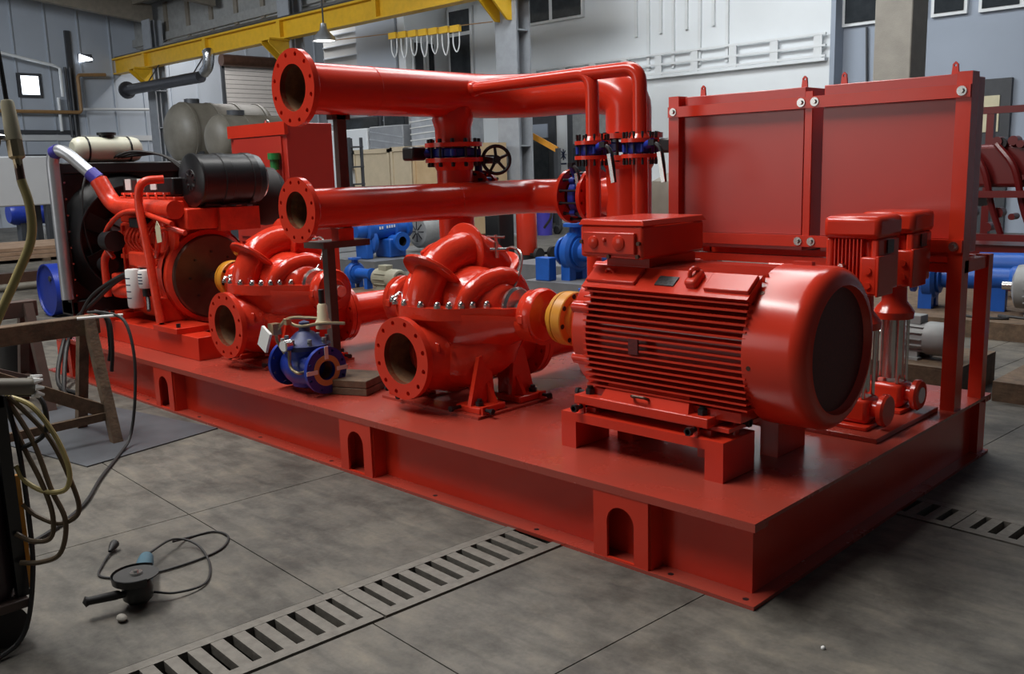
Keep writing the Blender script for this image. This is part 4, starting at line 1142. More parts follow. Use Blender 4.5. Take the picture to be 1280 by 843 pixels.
# ------------------------------------------------------------------ jockey pumps (vertical multistage)
def jockey(label, yc):
    x = -0.235
    t = thing('vertical_pump', label, 'pump', (x, yc, HS), 'vertical multistage pumps')
    z0 = HS
    MB().bx(x - 0.11, x + 0.09, yc - 0.10, yc + 0.10, z0 + 0.022, z0 + 0.04).build('base_plate', RED, t, bev=0.004)
    MB().bx(x - 0.085, x + 0.075, yc - 0.065, yc + 0.065, z0 + 0.04, z0 + 0.15).build('pump_foot', RED, t, bev=0.02)
    for s in (-1, 1):
        MB().lathe((x + s * 0.05, yc, z0 + 0.10), (s, 0, 0), [(0, 0.035), (0.055, 0.035), (0.06, 0.068), (0.08, 0.07), (0.09, 0.062), (0.09, 0)], 28).build('port_flange', RED, t)
    MB().cyl((x, yc, z0 + 0.17), (x, yc, z0 + 0.445), 0.052, n=28).build('pump_sleeve', STEEL, t)
    for a in (PI / 4, 3 * PI / 4, 5 * PI / 4, 7 * PI / 4):
        MB().cyl((x + 0.068 * math.cos(a), yc + 0.068 * math.sin(a), z0 + 0.15), (x + 0.068 * math.cos(a), yc + 0.068 * math.sin(a), z0 + 0.47), 0.008, n=8).build('tie_rod', STEEL, t)
    MB().lathe((x, yc, z0 + 0.44), (0, 0, 1), [(0, 0.04), (0, 0.085), (0.03, 0.088), (0.05, 0.075), (0.075, 0.055), (0.14, 0.052), (0.155, 0.07), (0.17, 0.075), (0.17, 0.03)], 28).build('motor_stool', RED, t)
    MB().cyl((x, yc, z0 + 0.5), (x, yc, z0 + 0.6), 0.018, n=10).build('pump_coupling', STEEL, t)
    MB().bx(x - 0.082, x + 0.082, yc - 0.082, yc + 0.082, z0 + 0.60, z0 + 0.83).build('motor_frame', RED, t, bev=0.02)
    for k in range(8):
        o_ = -0.07 + 0.016 * k
        MB().bx(x + o_ - 0.0025, x + o_ + 0.0025, yc - 0.108, yc - 0.08, z0 + 0.625, z0 + 0.825).build('motor_fin', RED, t)
        MB().bx(x + o_ - 0.0025, x + o_ + 0.0025, yc + 0.08, yc + 0.108, z0 + 0.625, z0 + 0.825).build('motor_fin', RED, t)
    for s_ in (-1, 1):
        MB().bx(x + min(s_ * 0.08, s_ * 0.112), x + max(s_ * 0.08, s_ * 0.112), yc - 0.105, yc + 0.105, z0 + 0.61, z0 + 0.828).build('side_panel', RED, t, bev=0.01)
    MB().bx(x - 0.12, x + 0.12, yc - 0.118, yc + 0.118, z0 + 0.825, z0 + 0.918).build('fan_cowl', RED, t, bev=0.022)
    b = MB().bx(x + 0.045, x + 0.115, yc - 0.12, yc + 0.02, z0 + 0.60, z0 + 0.755).build('terminal_box', RED, t, bev=0.008)
    MB().bx(x + 0.113, x + 0.125, yc - 0.125, yc + 0.025, z0 + 0.595, z0 + 0.76).build('box_lid', RED, b, bev=0.003)
    for z in (0.64, 0.70):
        MB().cyl((x + 0.08, yc - 0.12, z0 + z), (x + 0.08, yc - 0.128, z0 + z), 0.014, n=12).build('gland_plug', RED, b)
    MB().bx(x + 0.116, x + 0.120, yc - 0.03, yc + 0.03, z0 + 0.765, z0 + 0.82).build('name_plate', PLATE, t)
    MB().cyl((x - 0.03, yc - 0.10, z0 + 0.715), (x - 0.033, yc - 0.13, z0 + 0.715), 0.011, n=8).build('lifting_screw', STEEL, t)
    return t


jockey('red vertical multistage pump nearer to the big motor, bare port flange', 1.25)
j2 = jockey('red vertical multistage pump farther from the motor, white cap on its port', 1.60)
MB().cyl((-0.096, 1.60, HS + 0.10), (-0.092, 1.60, HS + 0.10), 0.036, n=24).build('port_cap', PAPER, j2)
tag(MB().bx(-0.42, -0.07, 1.08, 1.74, HS, HS + 0.022).build('pump_plinth', REDDECK, bev=0.003), 'flat red plinth plate under the two vertical pumps', 'plinth')

# ------------------------------------------------------------------ engine controller cabinet at the back of the skid
ec = thing('engine_control_cabinet', 'red engine control panel standing behind the black air filter', 'cabinet', (-5.4, 1.75, HS))
MB().bx(-5.85, -5.0, 1.55, 1.98, 0.9, 1.85).build('cabinet_body', CABRED, ec, bev=0.006)
MB().bx(-5.86, -4.99, 1.53, 1.56, 1.76, 1.86).build('top_rail', RED, ec)
MB().bx(-5.78, -5.06, 1.535, 1.552, 0.95, 1.75).build('cabinet_door', CABRED, ec, bev=0.003)
for x in (-5.82, -5.03):
    for y_ in (1.58, 1.95):
        MB().bx(x - 0.03, x + 0.03, y_ - 0.03, y_ + 0.03, HS, 0.9).build('leg', RED, ec)
MB().tube(arc((-5.35, 1.6, 1.86), (1, 0, 0), (0, 0, 1), 0.03, 0, PI, 8), 0.008, 6).build('lifting_eye', STEEL, ec)
# ------------------------------------------------------------------ diesel engine
en = thing('diesel_engine', 'red diesel engine with a big dark flywheel', 'engine', (-5.0, SY, HS + 0.15))
# flywheel and its ring
fwz = SZ
MB().lathe((-4.60, SY, fwz), (1, 0, 0), [(0, 0.1), (0, 0.318), (0.05, 0.318), (0.06, 0.30), (0.07, 0.288)], 56).build('flywheel_housing', REDENG, en)
MB().lathe((-4.56, SY, fwz), (1, 0, 0), [(0, 0.286), (0.045, 0.286), (0.055, 0.275), (0.05, 0.20), (0.055, 0.06), (0.055, 0)], 56).build('flywheel', DARKSTEEL, en)
for k in range(8):
    a = 2 * PI * k / 8
    MB().cyl((-4.507, SY + 0.17 * math.cos(a), fwz + 0.17 * math.sin(a)), (-4.502, SY + 0.17 * math.cos(a), fwz + 0.17 * math.sin(a)), 0.009, n=8).build('flywheel_hole', BLACK, en)
MB().cyl((-4.505, SY, fwz), (-4.36, SY, fwz), 0.036, n=16).build('drive_shaft', STEEL, en)
# block: crankcase, sump, cylinder head
MB().bx(-5.48, -4.60, 0.38, 0.80, 0.62, 1.14).build('crankcase', REDENG, en, bev=0.02)
MB().add([(-5.45, 0.42, 0.46), (-4.65, 0.42, 0.46), (-4.65, 0.76, 0.46), (-5.45, 0.76, 0.46), (-5.48, 0.38, 0.63), (-4.6, 0.38, 0.63), (-4.6, 0.8, 0.63), (-5.48, 0.8, 0.63)],
         [(0, 3, 2, 1), (4, 5, 6, 7), (0, 1, 5, 4), (1, 2, 6, 5), (2, 3, 7, 6), (3, 0, 4, 7)]).build('oil_sump', REDENG, en, bev=0.02)
MB().bx(-5.50, -4.62, 0.40, 0.78, 1.14, 1.33).build('cylinder_head', REDENG, en, bev=0.012)
for k in range(7):
    x = -5.42 + 0.13 * k
    MB().bx(x, x + 0.03, 0.36, 0.385, 0.64, 1.12).build('block_rib', REDENG, en)
for z in (0.70, 0.88, 1.05):
    MB().bx(-5.47, -4.62, 0.365, 0.385, z, z + 0.03).build('block_rib', REDENG, en)
# rocker cover with pale bands
rc = MB().bx(-5.40, -4.62, 0.40, 0.72, 1.33, 1.455).build('rocker_cover', BLACK, en, bev=0.012)
for k in range(3):
    x = -5.34 + 0.2 * k
    MB().bx(x, x + 0.09, 0.393, 0.40, 1.375, 1.452).build('pale_band', PAPER, rc)
MB().bar((-5.35, 0.37, 1.35), (-4.62, 0.37, 1.35), 0.016, 0.016).build('fuel_rail', REDENG, en)
for k in range(6):
    x = -5.3 + 0.125 * k
    MB().tube(spline([(x, 0.37, 1.35), (x + 0.01, 0.355, 1.345), (x + 0.03, 0.36, 1.30), (x + 0.02, 0.37, 1.22)], 5), 0.008, 6).build('injector_line', REDENG, en)
# intake manifold with its bend up to the silver charge-air pipe
MB().tube(round_path([(-4.45, 0.32, 1.245), (-5.37, 0.31, 1.26), (-5.47, 0.26, 1.45)], 0.11), 0.062, 18).build('intake_manifold', REDENG, en)
for k in range(6):
    x = -5.3 + 0.15 * k
    MB().bx(x - 0.035, x + 0.035, 0.31, 0.42, 1.21, 1.30).build('intake_runner', REDENG, en, bev=0.01)
    MB().cyl((x, 0.345, 1.30), (x, 0.345, 1.312), 0.012, n=6).build('manifold_bolt', REDENG, en)
# breather tube running down the near side
MB().tube(round_path([(-4.66, 0.36, 1.445), (-4.71, 0.22, 1.44), (-4.73, 0.20, 1.30), (-4.655, 0.20, 1.0), (-4.56, 0.20, 0.50)], 0.10, 8), 0.028, 14).build('breather_tube', REDENG, en)
# gear housing and bell towards the flywheel
MB().lathe((-4.72, SY, fwz + 0.02), (1, 0, 0), [(0, 0.2), (0.0, 0.30), (0.06, 0.33), (0.13, 0.33)], 40).build('bell_housing', REDENG, en)
MB().lathe((-4.62, 0.36, 1.06), (0, -1, 0), [(0, 0.11), (0.03, 0.11), (0.035, 0.09), (0.03, 0.0)], 28).build('round_cover', REDENG, en)
MB().bx(-4.70, -4.61, 0.31, 0.42, 0.50, 0.95).build('bell_rib', REDENG, en, bev=0.02)
MB().bx(-4.72, -4.60, 0.30, 0.40, 0.90, 1.20).build('bell_rib', REDENG, en, bev=0.02)
MB().bx(-4.72, -4.42, 0.38, 0.82, 1.11, 1.25).build('air_bracket', REDENG, en, bev=0.01)
MB().bx(-4.44, -4.385, 0.60, 0.90, 1.09, 1.245).build('air_bracket', REDENG, en)
# fuel pump cluster, lines and small fittings on the near side
rnd = random.Random(3)
for k in range(16):
    x, z = -5.15 + rnd.random() * 0.42, 0.86 + rnd.random() * 0.30
    MB().cyl((x, 0.38, z), (x, 0.30 + rnd.random() * 0.04, z), 0.016 + rnd.random() * 0.02, n=8).build('pump_fitting', REDENG, en)
for k in range(7):
    x = -5.12 + 0.06 * k
    MB().tube(spline([(x, 0.33, 0.93), (x - 0.02, 0.27, 1.02), (x + 0.02, 0.28, 1.10), (x + 0.03, 0.36, 1.18)], 5), 0.008, 6).build('fuel_line', REDENG, en)
MB().bx(-5.13, -4.78, 0.27, 0.38, 0.84, 0.95).build('fuel_pump', REDENG, en, bev=0.015)
MB().bx(-5.02, -4.86, 0.25, 0.36, 1.12, 1.19).build('control_box', BLACK, en, bev=0.01)
MB().tube(spline([(-4.35, 0.24, 1.16), (-4.6, 0.24, 1.20), (-4.85, 0.24, 1.235), (-5.12, 0.24, 1.21), (-5.32, 0.22, 1.10), (-5.37, 0.22, 0.98), (-5.30, 0.24, 0.90)], 7), 0.018, 10).build('coolant_tube', REDENG, en)
MB().tube(spline([(-4.30, 0.30, 1.10), (-4.45, 0.26, 1.13), (-4.56, 0.25, 1.10), (-4.62, 0.26, 1.0), (-4.70, 0.28, 0.93)], 6), 0.018, 10).build('coolant_tube', REDENG, en)
MB().cyl((-5.37, 0.24, 1.02), (-5.25, 0.24, 1.02), 0.075, n=20).cyl((-5.40, 0.24, 1.02), (-5.37, 0.24, 1.02), 0.045, n=16).build('alternator', BLACK, en)
MB().cyl((-5.62, 0.3, 0.83), (-5.5, 0.3, 0.83), 0.06, n=18).build('belt_pulley', BLACK, en)
MB().cyl((-5.6, 0.58, 0.78), (-5.5, 0.58, 0.78), 0.13, n=24).build('crank_pulley', BLACK, en)
MB().tube(round_path([(-5.52, 0.26, 0.60), (-5.52, 0.26, 0.90), (-5.35, 0.30, 1.0)], 0.08), 0.028, 10).build('water_pipe', REDENG, en)
MB().bx(-5.44, -5.30, 0.26, 0.40, 0.60, 0.78).build('starter_mount', REDENG, en, bev=0.02)
MB().cyl((-5.35, 0.27, 0.66), (-5.05, 0.27, 0.66), 0.05, n=16).build('starter_motor', REDENG, en)
MB().bx(-4.90, -4.74, 0.30, 0.40, 0.60, 0.86).build('lower_cover', REDENG, en, bev=0.015)
for k in range(9):
    z = 0.52 + 0.055 * k
    MB().cyl((-4.655, 0.312, z), (-4.655, 0.297, z), 0.012, n=6).build('bell_bolt', REDENG, en)
# white filters
for (x, z0, z1, r) in ((-4.99, 0.565, 0.835, 0.055), (-4.80, 0.715, 0.84, 0.05)):
    f = MB().lathe((x, 0.235, z0), (0, 0, 1), [(0, 0), (0, r * 0.85), (0.012, r), (z1 - z0 - 0.01, r), (z1 - z0, r * 0.9), (z1 - z0, 0)], 24).build('spin_on_filter', PAPER, en)
    for k in range(4):
        zz = z0 + (z1 - z0) * (0.25 + 0.17 * k)
        MB().lathe((x, 0.235, zz), (0, 0, 1), [(0, r * 1.004), (0.008, r * 1.004)], 12, a0=-2.0, a1=-0.9, u=(1, 0, 0)).build('filter_print', INK, f)
MB().cyl((-4.80, 0.235, 0.66), (-4.80, 0.235, 0.715), 0.03, n=12).tube(spline([(-4.80, 0.235, 0.67), (-4.76, 0.22, 0.62), (-4.72, 0.2, 0.57)], 5), 0.014, 8).build('filter_drain', BLACK, en)
tg = MB().plate([(-0.035, 0.0), (0.035, 0.0), (0.035, 0.10), (0.0, 0.14), (-0.035, 0.10)], [circ(0.007, 8, 0, 0.115)], (-4.47, 0.205, 1.04), (0.98, 0, 0.15), (-0.1, 0, 1), 0.003).build('paper_tag', CREAM, en)
# engine mounting rail of the skid
er = thing('engine_bed', 'red steel bed rails under the diesel engine', 'pedestal', (-5.1, SY, HS))
for (ya, yb) in ((0.20, 0.36), (0.80, 0.96)):
    MB().bx(-6.08, -4.06, ya, yb, HS, HS + 0.15).build('bed_rail', RED, er, bev=0.004)
for x in (-6.0, -5.2, -4.2):
    MB().bx(x - 0.06, x + 0.06, 0.36, 0.80, HS, HS + 0.10).build('cross_member', RED, er)
for (xa, xb_) in ((-4.62, -4.28), (-5.5, -5.3)):
    MB().bx(xa, xb_, 0.17, 0.42, HS + 0.15, HS + 0.19).build('mount_pad', RED, er, bev=0.004)
    for x in (xa + 0.05, xb_ - 0.05):
        MB().cyl((x, 0.21, HS + 0.19), (x, 0.21, HS + 0.215), 0.014, n=6).build('mount_bolt', BLACKBOLT, er)
MB().bx(-4.68, -4.60, 0.22, 0.42, HS + 0.19, 0.66).build('mount_arm', REDENG, en, bev=0.01)

# charge-air pipe: silver, with violet hose bands, from the radiator foot over its top to the manifold
ca = thing('charge_air_pipe', 'silver charge-air pipe bending over the edge of the black radiator', 'pipe', (-5.78, 0.1, 0.6))
MB().tube(round_path([(-5.80, 0.075, 0.58), (-5.80, 0.075, 1.65), (-5.68, 0.11, 1.68), (-5.47, 0.26, 1.45)], 0.11, 10), 0.045, 18).build('pipe', ALU, ca)
MB().lathe((-5.745, 0.09, 1.662), (0.9, 0.3, 0.25), [(-0.02, 0.043), (-0.03, 0.05), (0.025, 0.05), (0.025, 0.043)], 20).build('hose_band', VIOLET, ca)
MB().lathe((-5.50, 0.24, 1.483), (0.21, 0.15, -0.23), [(-0.035, 0.043), (-0.035, 0.052), (0.045, 0.052), (0.045, 0.043)], 20).build('hose_band', VIOLET, ca)

# radiator
ra = thing('radiator', 'tall black radiator with fan shroud at the far end of the skid', 'radiator', (-5.9, SY, HS))
MB().bx(-5.98, -5.86, 0.10, 1.10, 0.47, 1.575).build('radiator_core', BLACK, ra, bev=0.01)
for yy in (0.10, 1.06):
    MB().bx(-6.0, -5.80, yy, yy + 0.04, 0.45, 1.58).build('side_frame', BLACK, ra)
MB().bx(-6.0, -5.82, 0.10, 1.10, 1.50, 1.585).build('top_tank', BLACK, ra, bev=0.012)
MB().bx(-6.0, -5.80, 0.10, 1.10, 0.45, 0.56).build('bottom_tank', BLACK, ra, bev=0.012)
MB().lathe((-5.86, SY, 1.0), (1, 0, 0), [(0, 0.50), (0.08, 0.43), (0.16, 0.41), (0.16, 0.40), (0.06, 0.40)], 40).build('fan_shroud', BLACK, ra)
for k in range(7):
    a = 2 * PI * k / 7
    u = V((0, math.cos(a), math.sin(a)))
    v = V((0, -math.sin(a), math.cos(a)))
    c = V((-5.74, SY, 1.0))
    MB().add([c + u * 0.06 - v * 0.04 + V((0.02, 0, 0)), c + u * 0.38 - v * 0.06 + V((0.03, 0, 0)), c + u * 0.38 + v * 0.06 - V((0.03, 0, 0)), c + u * 0.06 + v * 0.04 - V((0.02, 0, 0)),
              c + u * 0.06 - v * 0.04 + V((0.024, 0, 0)), c + u * 0.38 - v * 0.06 + V((0.034, 0, 0)), c + u * 0.38 + v * 0.06 - V((0.026, 0, 0)), c + u * 0.06 + v * 0.04 - V((0.016, 0, 0))],
             [(0, 3, 2, 1), (4, 5, 6, 7), (0, 1, 5, 4), (1, 2, 6, 5), (2, 3, 7, 6), (3, 0, 4, 7)]).build('fan_blade', RUBBER, ra)
MB().cyl((-5.78, SY, 1.0), (-5.62, SY, 1.0), 0.07, n=20).build('fan_hub', RUBBER, ra)
MB().bx(-5.80, -5.72, 0.42, 0.56, 1.0, 1.16).build('sticker_plate', GREYBASE, ra)
MB().tube(spline([(-5.79, 0.3, 1.5), (-5.74, 0.24, 1.35), (-5.72, 0.22, 1.1), (-5.75, 0.28, 0.85)], 6), 0.008, 6).build('vent_hose', RUBBER, ra)
for yy in (0.14, 1.06):
    for k in range(8):
        MB().cyl((-5.80, yy, 0.6 + 0.12 * k), (-5.793, yy, 0.6 + 0.12 * k), 0.008, n=6).build('frame_bolt', STEEL, ra)
MB().bx(-6.05, -5.75, 0.18, 1.0, HS + 0.15, 0.455).build('radiator_foot', REDENG, ra)
# expansion tank on top
et = thing('expansion_tank', 'pale translucent coolant tank with a black cap on the radiator', 'tank', (-5.93, 0.52, 1.585))
MB().lathe((-5.92, 0.27, 1.682), (0, 1, 0), [(0, 0), (0.0, 0.06), (0.02, 0.085), (0.06, 0.096), (0.46, 0.096), (0.50, 0.085), (0.52, 0.06), (0.52, 0)], 24).build('tank_shell', TANKW, et)
MB().cyl((-5.92, 0.54, 1.77), (-5.92, 0.54, 1.79), 0.055, n=20).cyl((-5.92, 0.54, 1.79), (-5.92, 0.54, 1.81), 0.07, n=20).build('filler_cap', BLACK, et)
for yy in (0.36, 0.68):
    MB().lathe((-5.92, yy, 1.682), (0, 1, 0), [(0, 0.099), (0.015, 0.099)], 24).build('tank_strap', BLACK, et)
for k in range(3):
    MB().tube(spline([(-5.86, 0.55 + 0.03 * k, 1.62), (-5.70, 0.64 + 0.02 * k, 1.66 - 0.015 * k), (-5.5, 0.78, 1.62), (-5.3, 0.9, 1.50 - 0.03 * k)], 6), 0.010, 6).build('coolant_hose', RUBBER, et)
MB().tube([(-5.3, 0.86, 1.40), (-4.6, 0.74, 1.47)], 0.014, 8).build('return_line', STEEL, en)
# air cleaner over the flywheel
ac_ = thing('air_cleaner', 'black cylindrical air cleaner mounted above the flywheel', 'air filter', (-4.33, 0.7, 1.26))
fc = (-4.50, 0.47, 1.432)
MB().lathe(fc, (0, 1, 0), [(0, 0), (0, 0.165), (0.008, 0.178), (0.025, 0.18), (0.03, 0.172), (0.17, 0.172), (0.175, 0.178), (0.235, 0.178), (0.24, 0.172), (0.38, 0.172), (0.385, 0.178), (0.43, 0.178), (0.435, 0.172), (0.48, 0.165), (0.52, 0.12), (0.52, 0)], 48).build('canister', BLACK, ac_)
MB().lathe((fc[0], fc[1] - 0.004, fc[2]), (0, 1, 0), [(0, 0), (0, 0.07), (0.005, 0.075)], 28).build('end_boss', BLACK, ac_)
for k in range(8):
    a = 2 * PI * k / 8
    MB().box((fc[0] + 0.05 * math.cos(a), fc[1] - 0.006, fc[2] + 0.05 * math.sin(a)), (0.025, 0.006, 0.012), Matrix.Rotation(-a, 3, 'Y')).build('embossed_rib', BLACK, ac_)
for yy in (0.2, 0.40):
    MB().bx(fc[0] - 0.03, fc[0] + 0.05, fc[1] + yy - 0.02, fc[1] + yy + 0.02, 1.225, 1.27).build('band_clamp', ALU, ac_)
MB().bx(fc[0] - 0.12, fc[0] + 0.06, fc[1] + 0.06, fc[1] + 0.45, 1.255, 1.275).build('saddle', BLACK, ac_)
MB().lathe((-4.78, 1.02, 1.30), (0.25, 1, 0), [(0, 0.0), (0.0, 0.08), (0.03, 0.16), (0.08, 0.205), (0.14, 0.215), (0.22, 0.205), (0.27, 0.15), (0.28, 0)], 40).build('rubber_elbow', RUBBER, ac_)
MB().lathe((-4.50, 0.965, 1.42), (0.0, 1, 0), [(0, 0.12), (0, 0.127), (0.02, 0.127), (0.02, 0.12)], 28).build('hose_clamp', STEEL, ac_)
# bottle with a green cap on the panel
tag(MB().cyl((-5.10, 1.49, 1.49), (-5.10, 1.49, 1.57), 0.035, n=14).cyl((-5.10, 1.49, 1.57), (-5.10, 1.49, 1.62), 0.05, n=14).build('warning_beacon', GREEN), 'small green-bodied fitting on the red panel above the air cleaner', 'beacon')
# battery cables leaving the engine to the left
for k in range(2):
    tag(MB().tube(spline([(-4.9, 0.30, 0.84), (-5.15 - 0.05 * k, 0.22, 0.78 - 0.03 * k), (-5.5, 0.14, 0.62 - 0.05 * k), (-5.62 - 0.08 * k, 0.06, 0.42), (-5.64 - 0.08 * k, -0.03, 0.25), (-5.3 - 0.1 * k, -0.2, 0.04), (-5.0, -0.3 + 0.1 * k, 0.018)], 7), 0.016, 8).build('battery_cable', RUBBER),
        ('thick black cable leaving the engine towards the saw horse, upper one', 'thick black cable leaving the engine towards the saw horse, lower one')[k], 'cable', 'battery cables')
# ------------------------------------------------------------------ other machines standing in the hall
def place(t, loc, rz=0.0):
    t.location = loc
    t.rotation_euler = (0, 0, rz)
    return t


def small_motor(label, r, L, m, fins=14, box=True, cat='motor'):
    """foot-mounted motor, axis along local +x (fan end at +x), standing on z = 0"""
    t = thing('foot_motor', label, cat)
    h = r * 1.25
    MB().lathe((-L * 0.5, 0, h), (1, 0, 0), [(0, 0), (0, r * 0.55), (L * 0.04, r * 0.95), (L * 0.08, r * 0.98), (L * 0.66, r * 0.9), (L * 0.66, r * 0.5)], 28).build('motor_frame', m, t)
    MB().lathe((L * 0.14, 0, h), (1, 0, 0), [(0, r * 0.9), (0, r), (L * 0.30, r), (L * 0.35, r * 0.88), (L * 0.36, r * 0.7), (L * 0.345, r * 0.65), (L * 0.345, 0)], 28).build('fan_cover', m, t)
    for k in range(8):
        a = 2 * PI * k / 8
        MB().bar((L * 0.49, r * 0.12 * math.cos(a), h + r * 0.12 * math.sin(a)), (L * 0.49, r * 0.62 * math.cos(a), h + r * 0.62 * math.sin(a)), r * 0.05, r * 0.05).build('fan_spoke', FRAMEG, t)
    for k in range(fins):
        a = 2 * PI * k / fins
        u = V((0, math.cos(a), math.sin(a)))
        if u.z < -0.75 or u.z > 0.8:
            continue
        MB().bar(V((-L * 0.36, 0, h)) + u * r * 0.97, V((L * 0.14, 0, h)) + u * r * 0.97, r * 0.06, r * 0.16, up=tuple(V((1, 0, 0)).cross(u).cross(V((1, 0, 0))))).build('fin', m, t)
    for s in (-1, 1):
        MB().bx(-L * 0.33, L * 0.1, min(s * r * 0.5, s * r * 1.0), max(s * r * 0.5, s * r * 1.0), 0, r * 0.14).build('foot', m, t)
        MB().bx(-L * 0.3, L * 0.06, min(s * r * 0.45, s * r * 0.72), max(s * r * 0.45, s * r * 0.72), r * 0.1, h - r * 0.45).build('foot_web', m, t)
    if box:
        MB().bx(-L * 0.28, L * 0.06, -r * 0.45, r * 0.45, h + r * 0.8, h + r * 1.35).build('terminal_box', m, t, bev=r * 0.05)
    MB().cyl((-L * 0.62, 0, h), (-L * 0.5, 0, h), r * 0.2, n=12).build('shaft', STEEL, t)
    return t


def end_pump(label, r, m, L=0.5):
    """end-suction pump: volute with top outlet at -x end, bearing frame along +x"""
    t = thing('end_suction_pump', label, 'pump')
    h = r * 1.35
    MB().lathe((-r * 0.35, 0, h), (1, 0, 0), [(0, r * 0.3), (0, r * 0.8), (r * 0.15, r), (r * 0.5, r), (r * 0.65, r * 0.85), (r * 0.65, r * 0.3)], 28).build('volute', m, t)
    MB().lathe((0, 0, h + r * 0.75), (0, 0, 1), [(0, r * 0.36), (r * 0.45, r * 0.3), (r * 0.48, r * 0.6), (r * 0.64, r * 0.6), (r * 0.64, r * 0.25)], 20).build('outlet_flange', m, t)
    MB().lathe((-r * 0.3, 0, h), (-1, 0, 0), [(0, r * 0.42), (r * 0.3, r * 0.4), (r * 0.32, r * 0.72), (r * 0.46, r * 0.72), (r * 0.46, r * 0.3), (r * 0.2, 0)], 24).build('inlet_flange', m, t)
    MB().lathe((r * 0.3, 0, h), (1, 0, 0), [(0, r * 0.7), (r * 0.12, r * 0.72), (r * 0.2, r * 0.48), (L * 0.75, r * 0.46), (L * 0.78, r * 0.56), (L * 0.86, r * 0.56), (L * 0.88, r * 0.2), (L, r * 0.18), (L, 0)], 24).build('bearing_frame', m, t)
    MB().bx(-r * 0.35, r * 0.2, -r * 0.7, -r * 0.25, 0, h * 0.6).build('foot', m, t)
    MB().bx(-r * 0.35, r * 0.2, r * 0.25, r * 0.7, 0, h * 0.6).build('foot', m, t)
    MB().bx(L * 0.62, L * 0.8, -r * 0.3, r * 0.3, 0, h * 0.8).build('support_foot', m, t)
    return t


def base_frame(label, w, d, h, m, arches=(), cat='base'):
    """steel base: side beams and a deck, arch-shaped lifting holes in the -y face"""
    t = thing('timber_platform' if m is WOOD else 'steel_platform', label, 'platform')
    MB().bx(0, w, 0, d, h - 0.015, h).build('deck', m, t)
    hs = [[(x - 0.05, 0.02)] + [(x + 0.05 * math.cos(PI - PI * i / 8), h * 0.5 + 0.05 * math.sin(PI - PI * i / 8)) for i in range(9)] + [(x + 0.05, 0.02)] for x in arches]
    MB().plate([(0, 0), (w, 0), (w, h - 0.016), (0, h - 0.016)], hs, (0, 0.012, 0), (1, 0, 0), (0, 0, 1), 0.012).build('side_beam', m, t)
    MB().bx(0, w, d - 0.012, d, 0, h - 0.016).build('side_beam', m, t)
    MB().bx(w - 0.012, w, 0.012, d - 0.012, 0, h - 0.016).build('end_beam', m, t)
    MB().bx(0, 0.012, 0.012, d - 0.012, 0, h - 0.016).build('end_beam', m, t)
    return t


# blue pump with the pale lettering, seen between the lower pipe and the nearer pump
place(base_frame('grey steel base under the blue lettered pump', 1.7, 2.6, 0.19, GREYBASE, (0.5,)), (-11.0, 5.6, 0))
place(base_frame('grey steel base farther back beside the blue lettered pump', 1.5, 1.8, 0.19, GREYBASE), (-12.7, 5.7, 0))
bp_ = thing('multistage_pump', 'blue multistage pump with pale lettering on a grey base', 'pump')
MB().lathe((0, -0.42, 0.42), (0, 1, 0), [(0, 0), (0, 0.12), (0.03, 0.14), (0.16, 0.14), (0.18, 0.19), (0.24, 0.19), (0.26, 0.15), (0.66, 0.15), (0.68, 0.19), (0.74, 0.19), (0.76, 0.12), (0.92, 0.11), (0.94, 0.15), (1.0, 0.15), (1.0, 0)], 28).build('pump_barrel', BLUEPUMP, bp_)
MB().lathe((0, -0.2, 0.25), (0, 1, 0), [(0, 0), (0, 0.15), (0.03, 0.19), (0.09, 0.19), (0.12, 0.14), (0.12, 0)], 24).build('suction_volute', BLUEPUMP, bp_)
MB().lathe((0.1, 0.2, 0.24), (1, 0, 0), [(0, 0.09), (0.2, 0.09), (0.22, 0.14), (0.26, 0.14), (0.26, 0.07)], 24).build('side_outlet', BLUEPUMP, bp_)
MB().lathe((0.355, 0.2, 0.24), (-1, 0, 0), [(0, 0.07), (0.1, 0.06), (0.1, 0)], 20).build('outlet_bore', BLACK, bp_)
MB().bx(-0.12, 0.24, 0.05, 0.36, 0, 0.28).build('outlet_foot', BLUEPUMP, bp_, bev=0.02)
MB().bx(-0.14, 0.14, -0.3, -0.18, 0, 0.3).build('suction_foot', BLUEPUMP, bp_, bev=0.02)
for k in range(9):
    if k == 2:
        continue
    MB().bx(0.152, 0.156, -0.06 + 0.045 * k, -0.034 + 0.045 * k, 0.425 + 0.003 * k, 0.465 + 0.003 * k).build('pale_letter', PAPER, bp_)
place(bp_, (-9.8, 6.05, 0.19))
place(small_motor('large grey motor with a round spoked end beside the blue lettered pump', 0.26, 0.9, GREYMOTOR, 20), (-9.9, 7.35, 0.19), PI * 1.5)
# small blue pump with the beige motor
place(base_frame('low dark timber pallet carrying the beige motor', 1.15, 0.75, 0.10, WOOD), (-7.95, 3.7, 0))
place(end_pump('small blue pump beside the beige motor on the timber pallet', 0.13, BLUEPUMP, 0.34), (-7.68, 4.08, 0.10))
place(small_motor('small beige motor coupled to the small blue pump', 0.115, 0.42, BEIGE, 12), (-7.05, 4.08, 0.10))
place(end_pump('blue pump peeping out left of the nearer red pump casing', 0.15, BLUEPUMP, 0.4), (-7.0, 5.0, 0.0), 0.3)
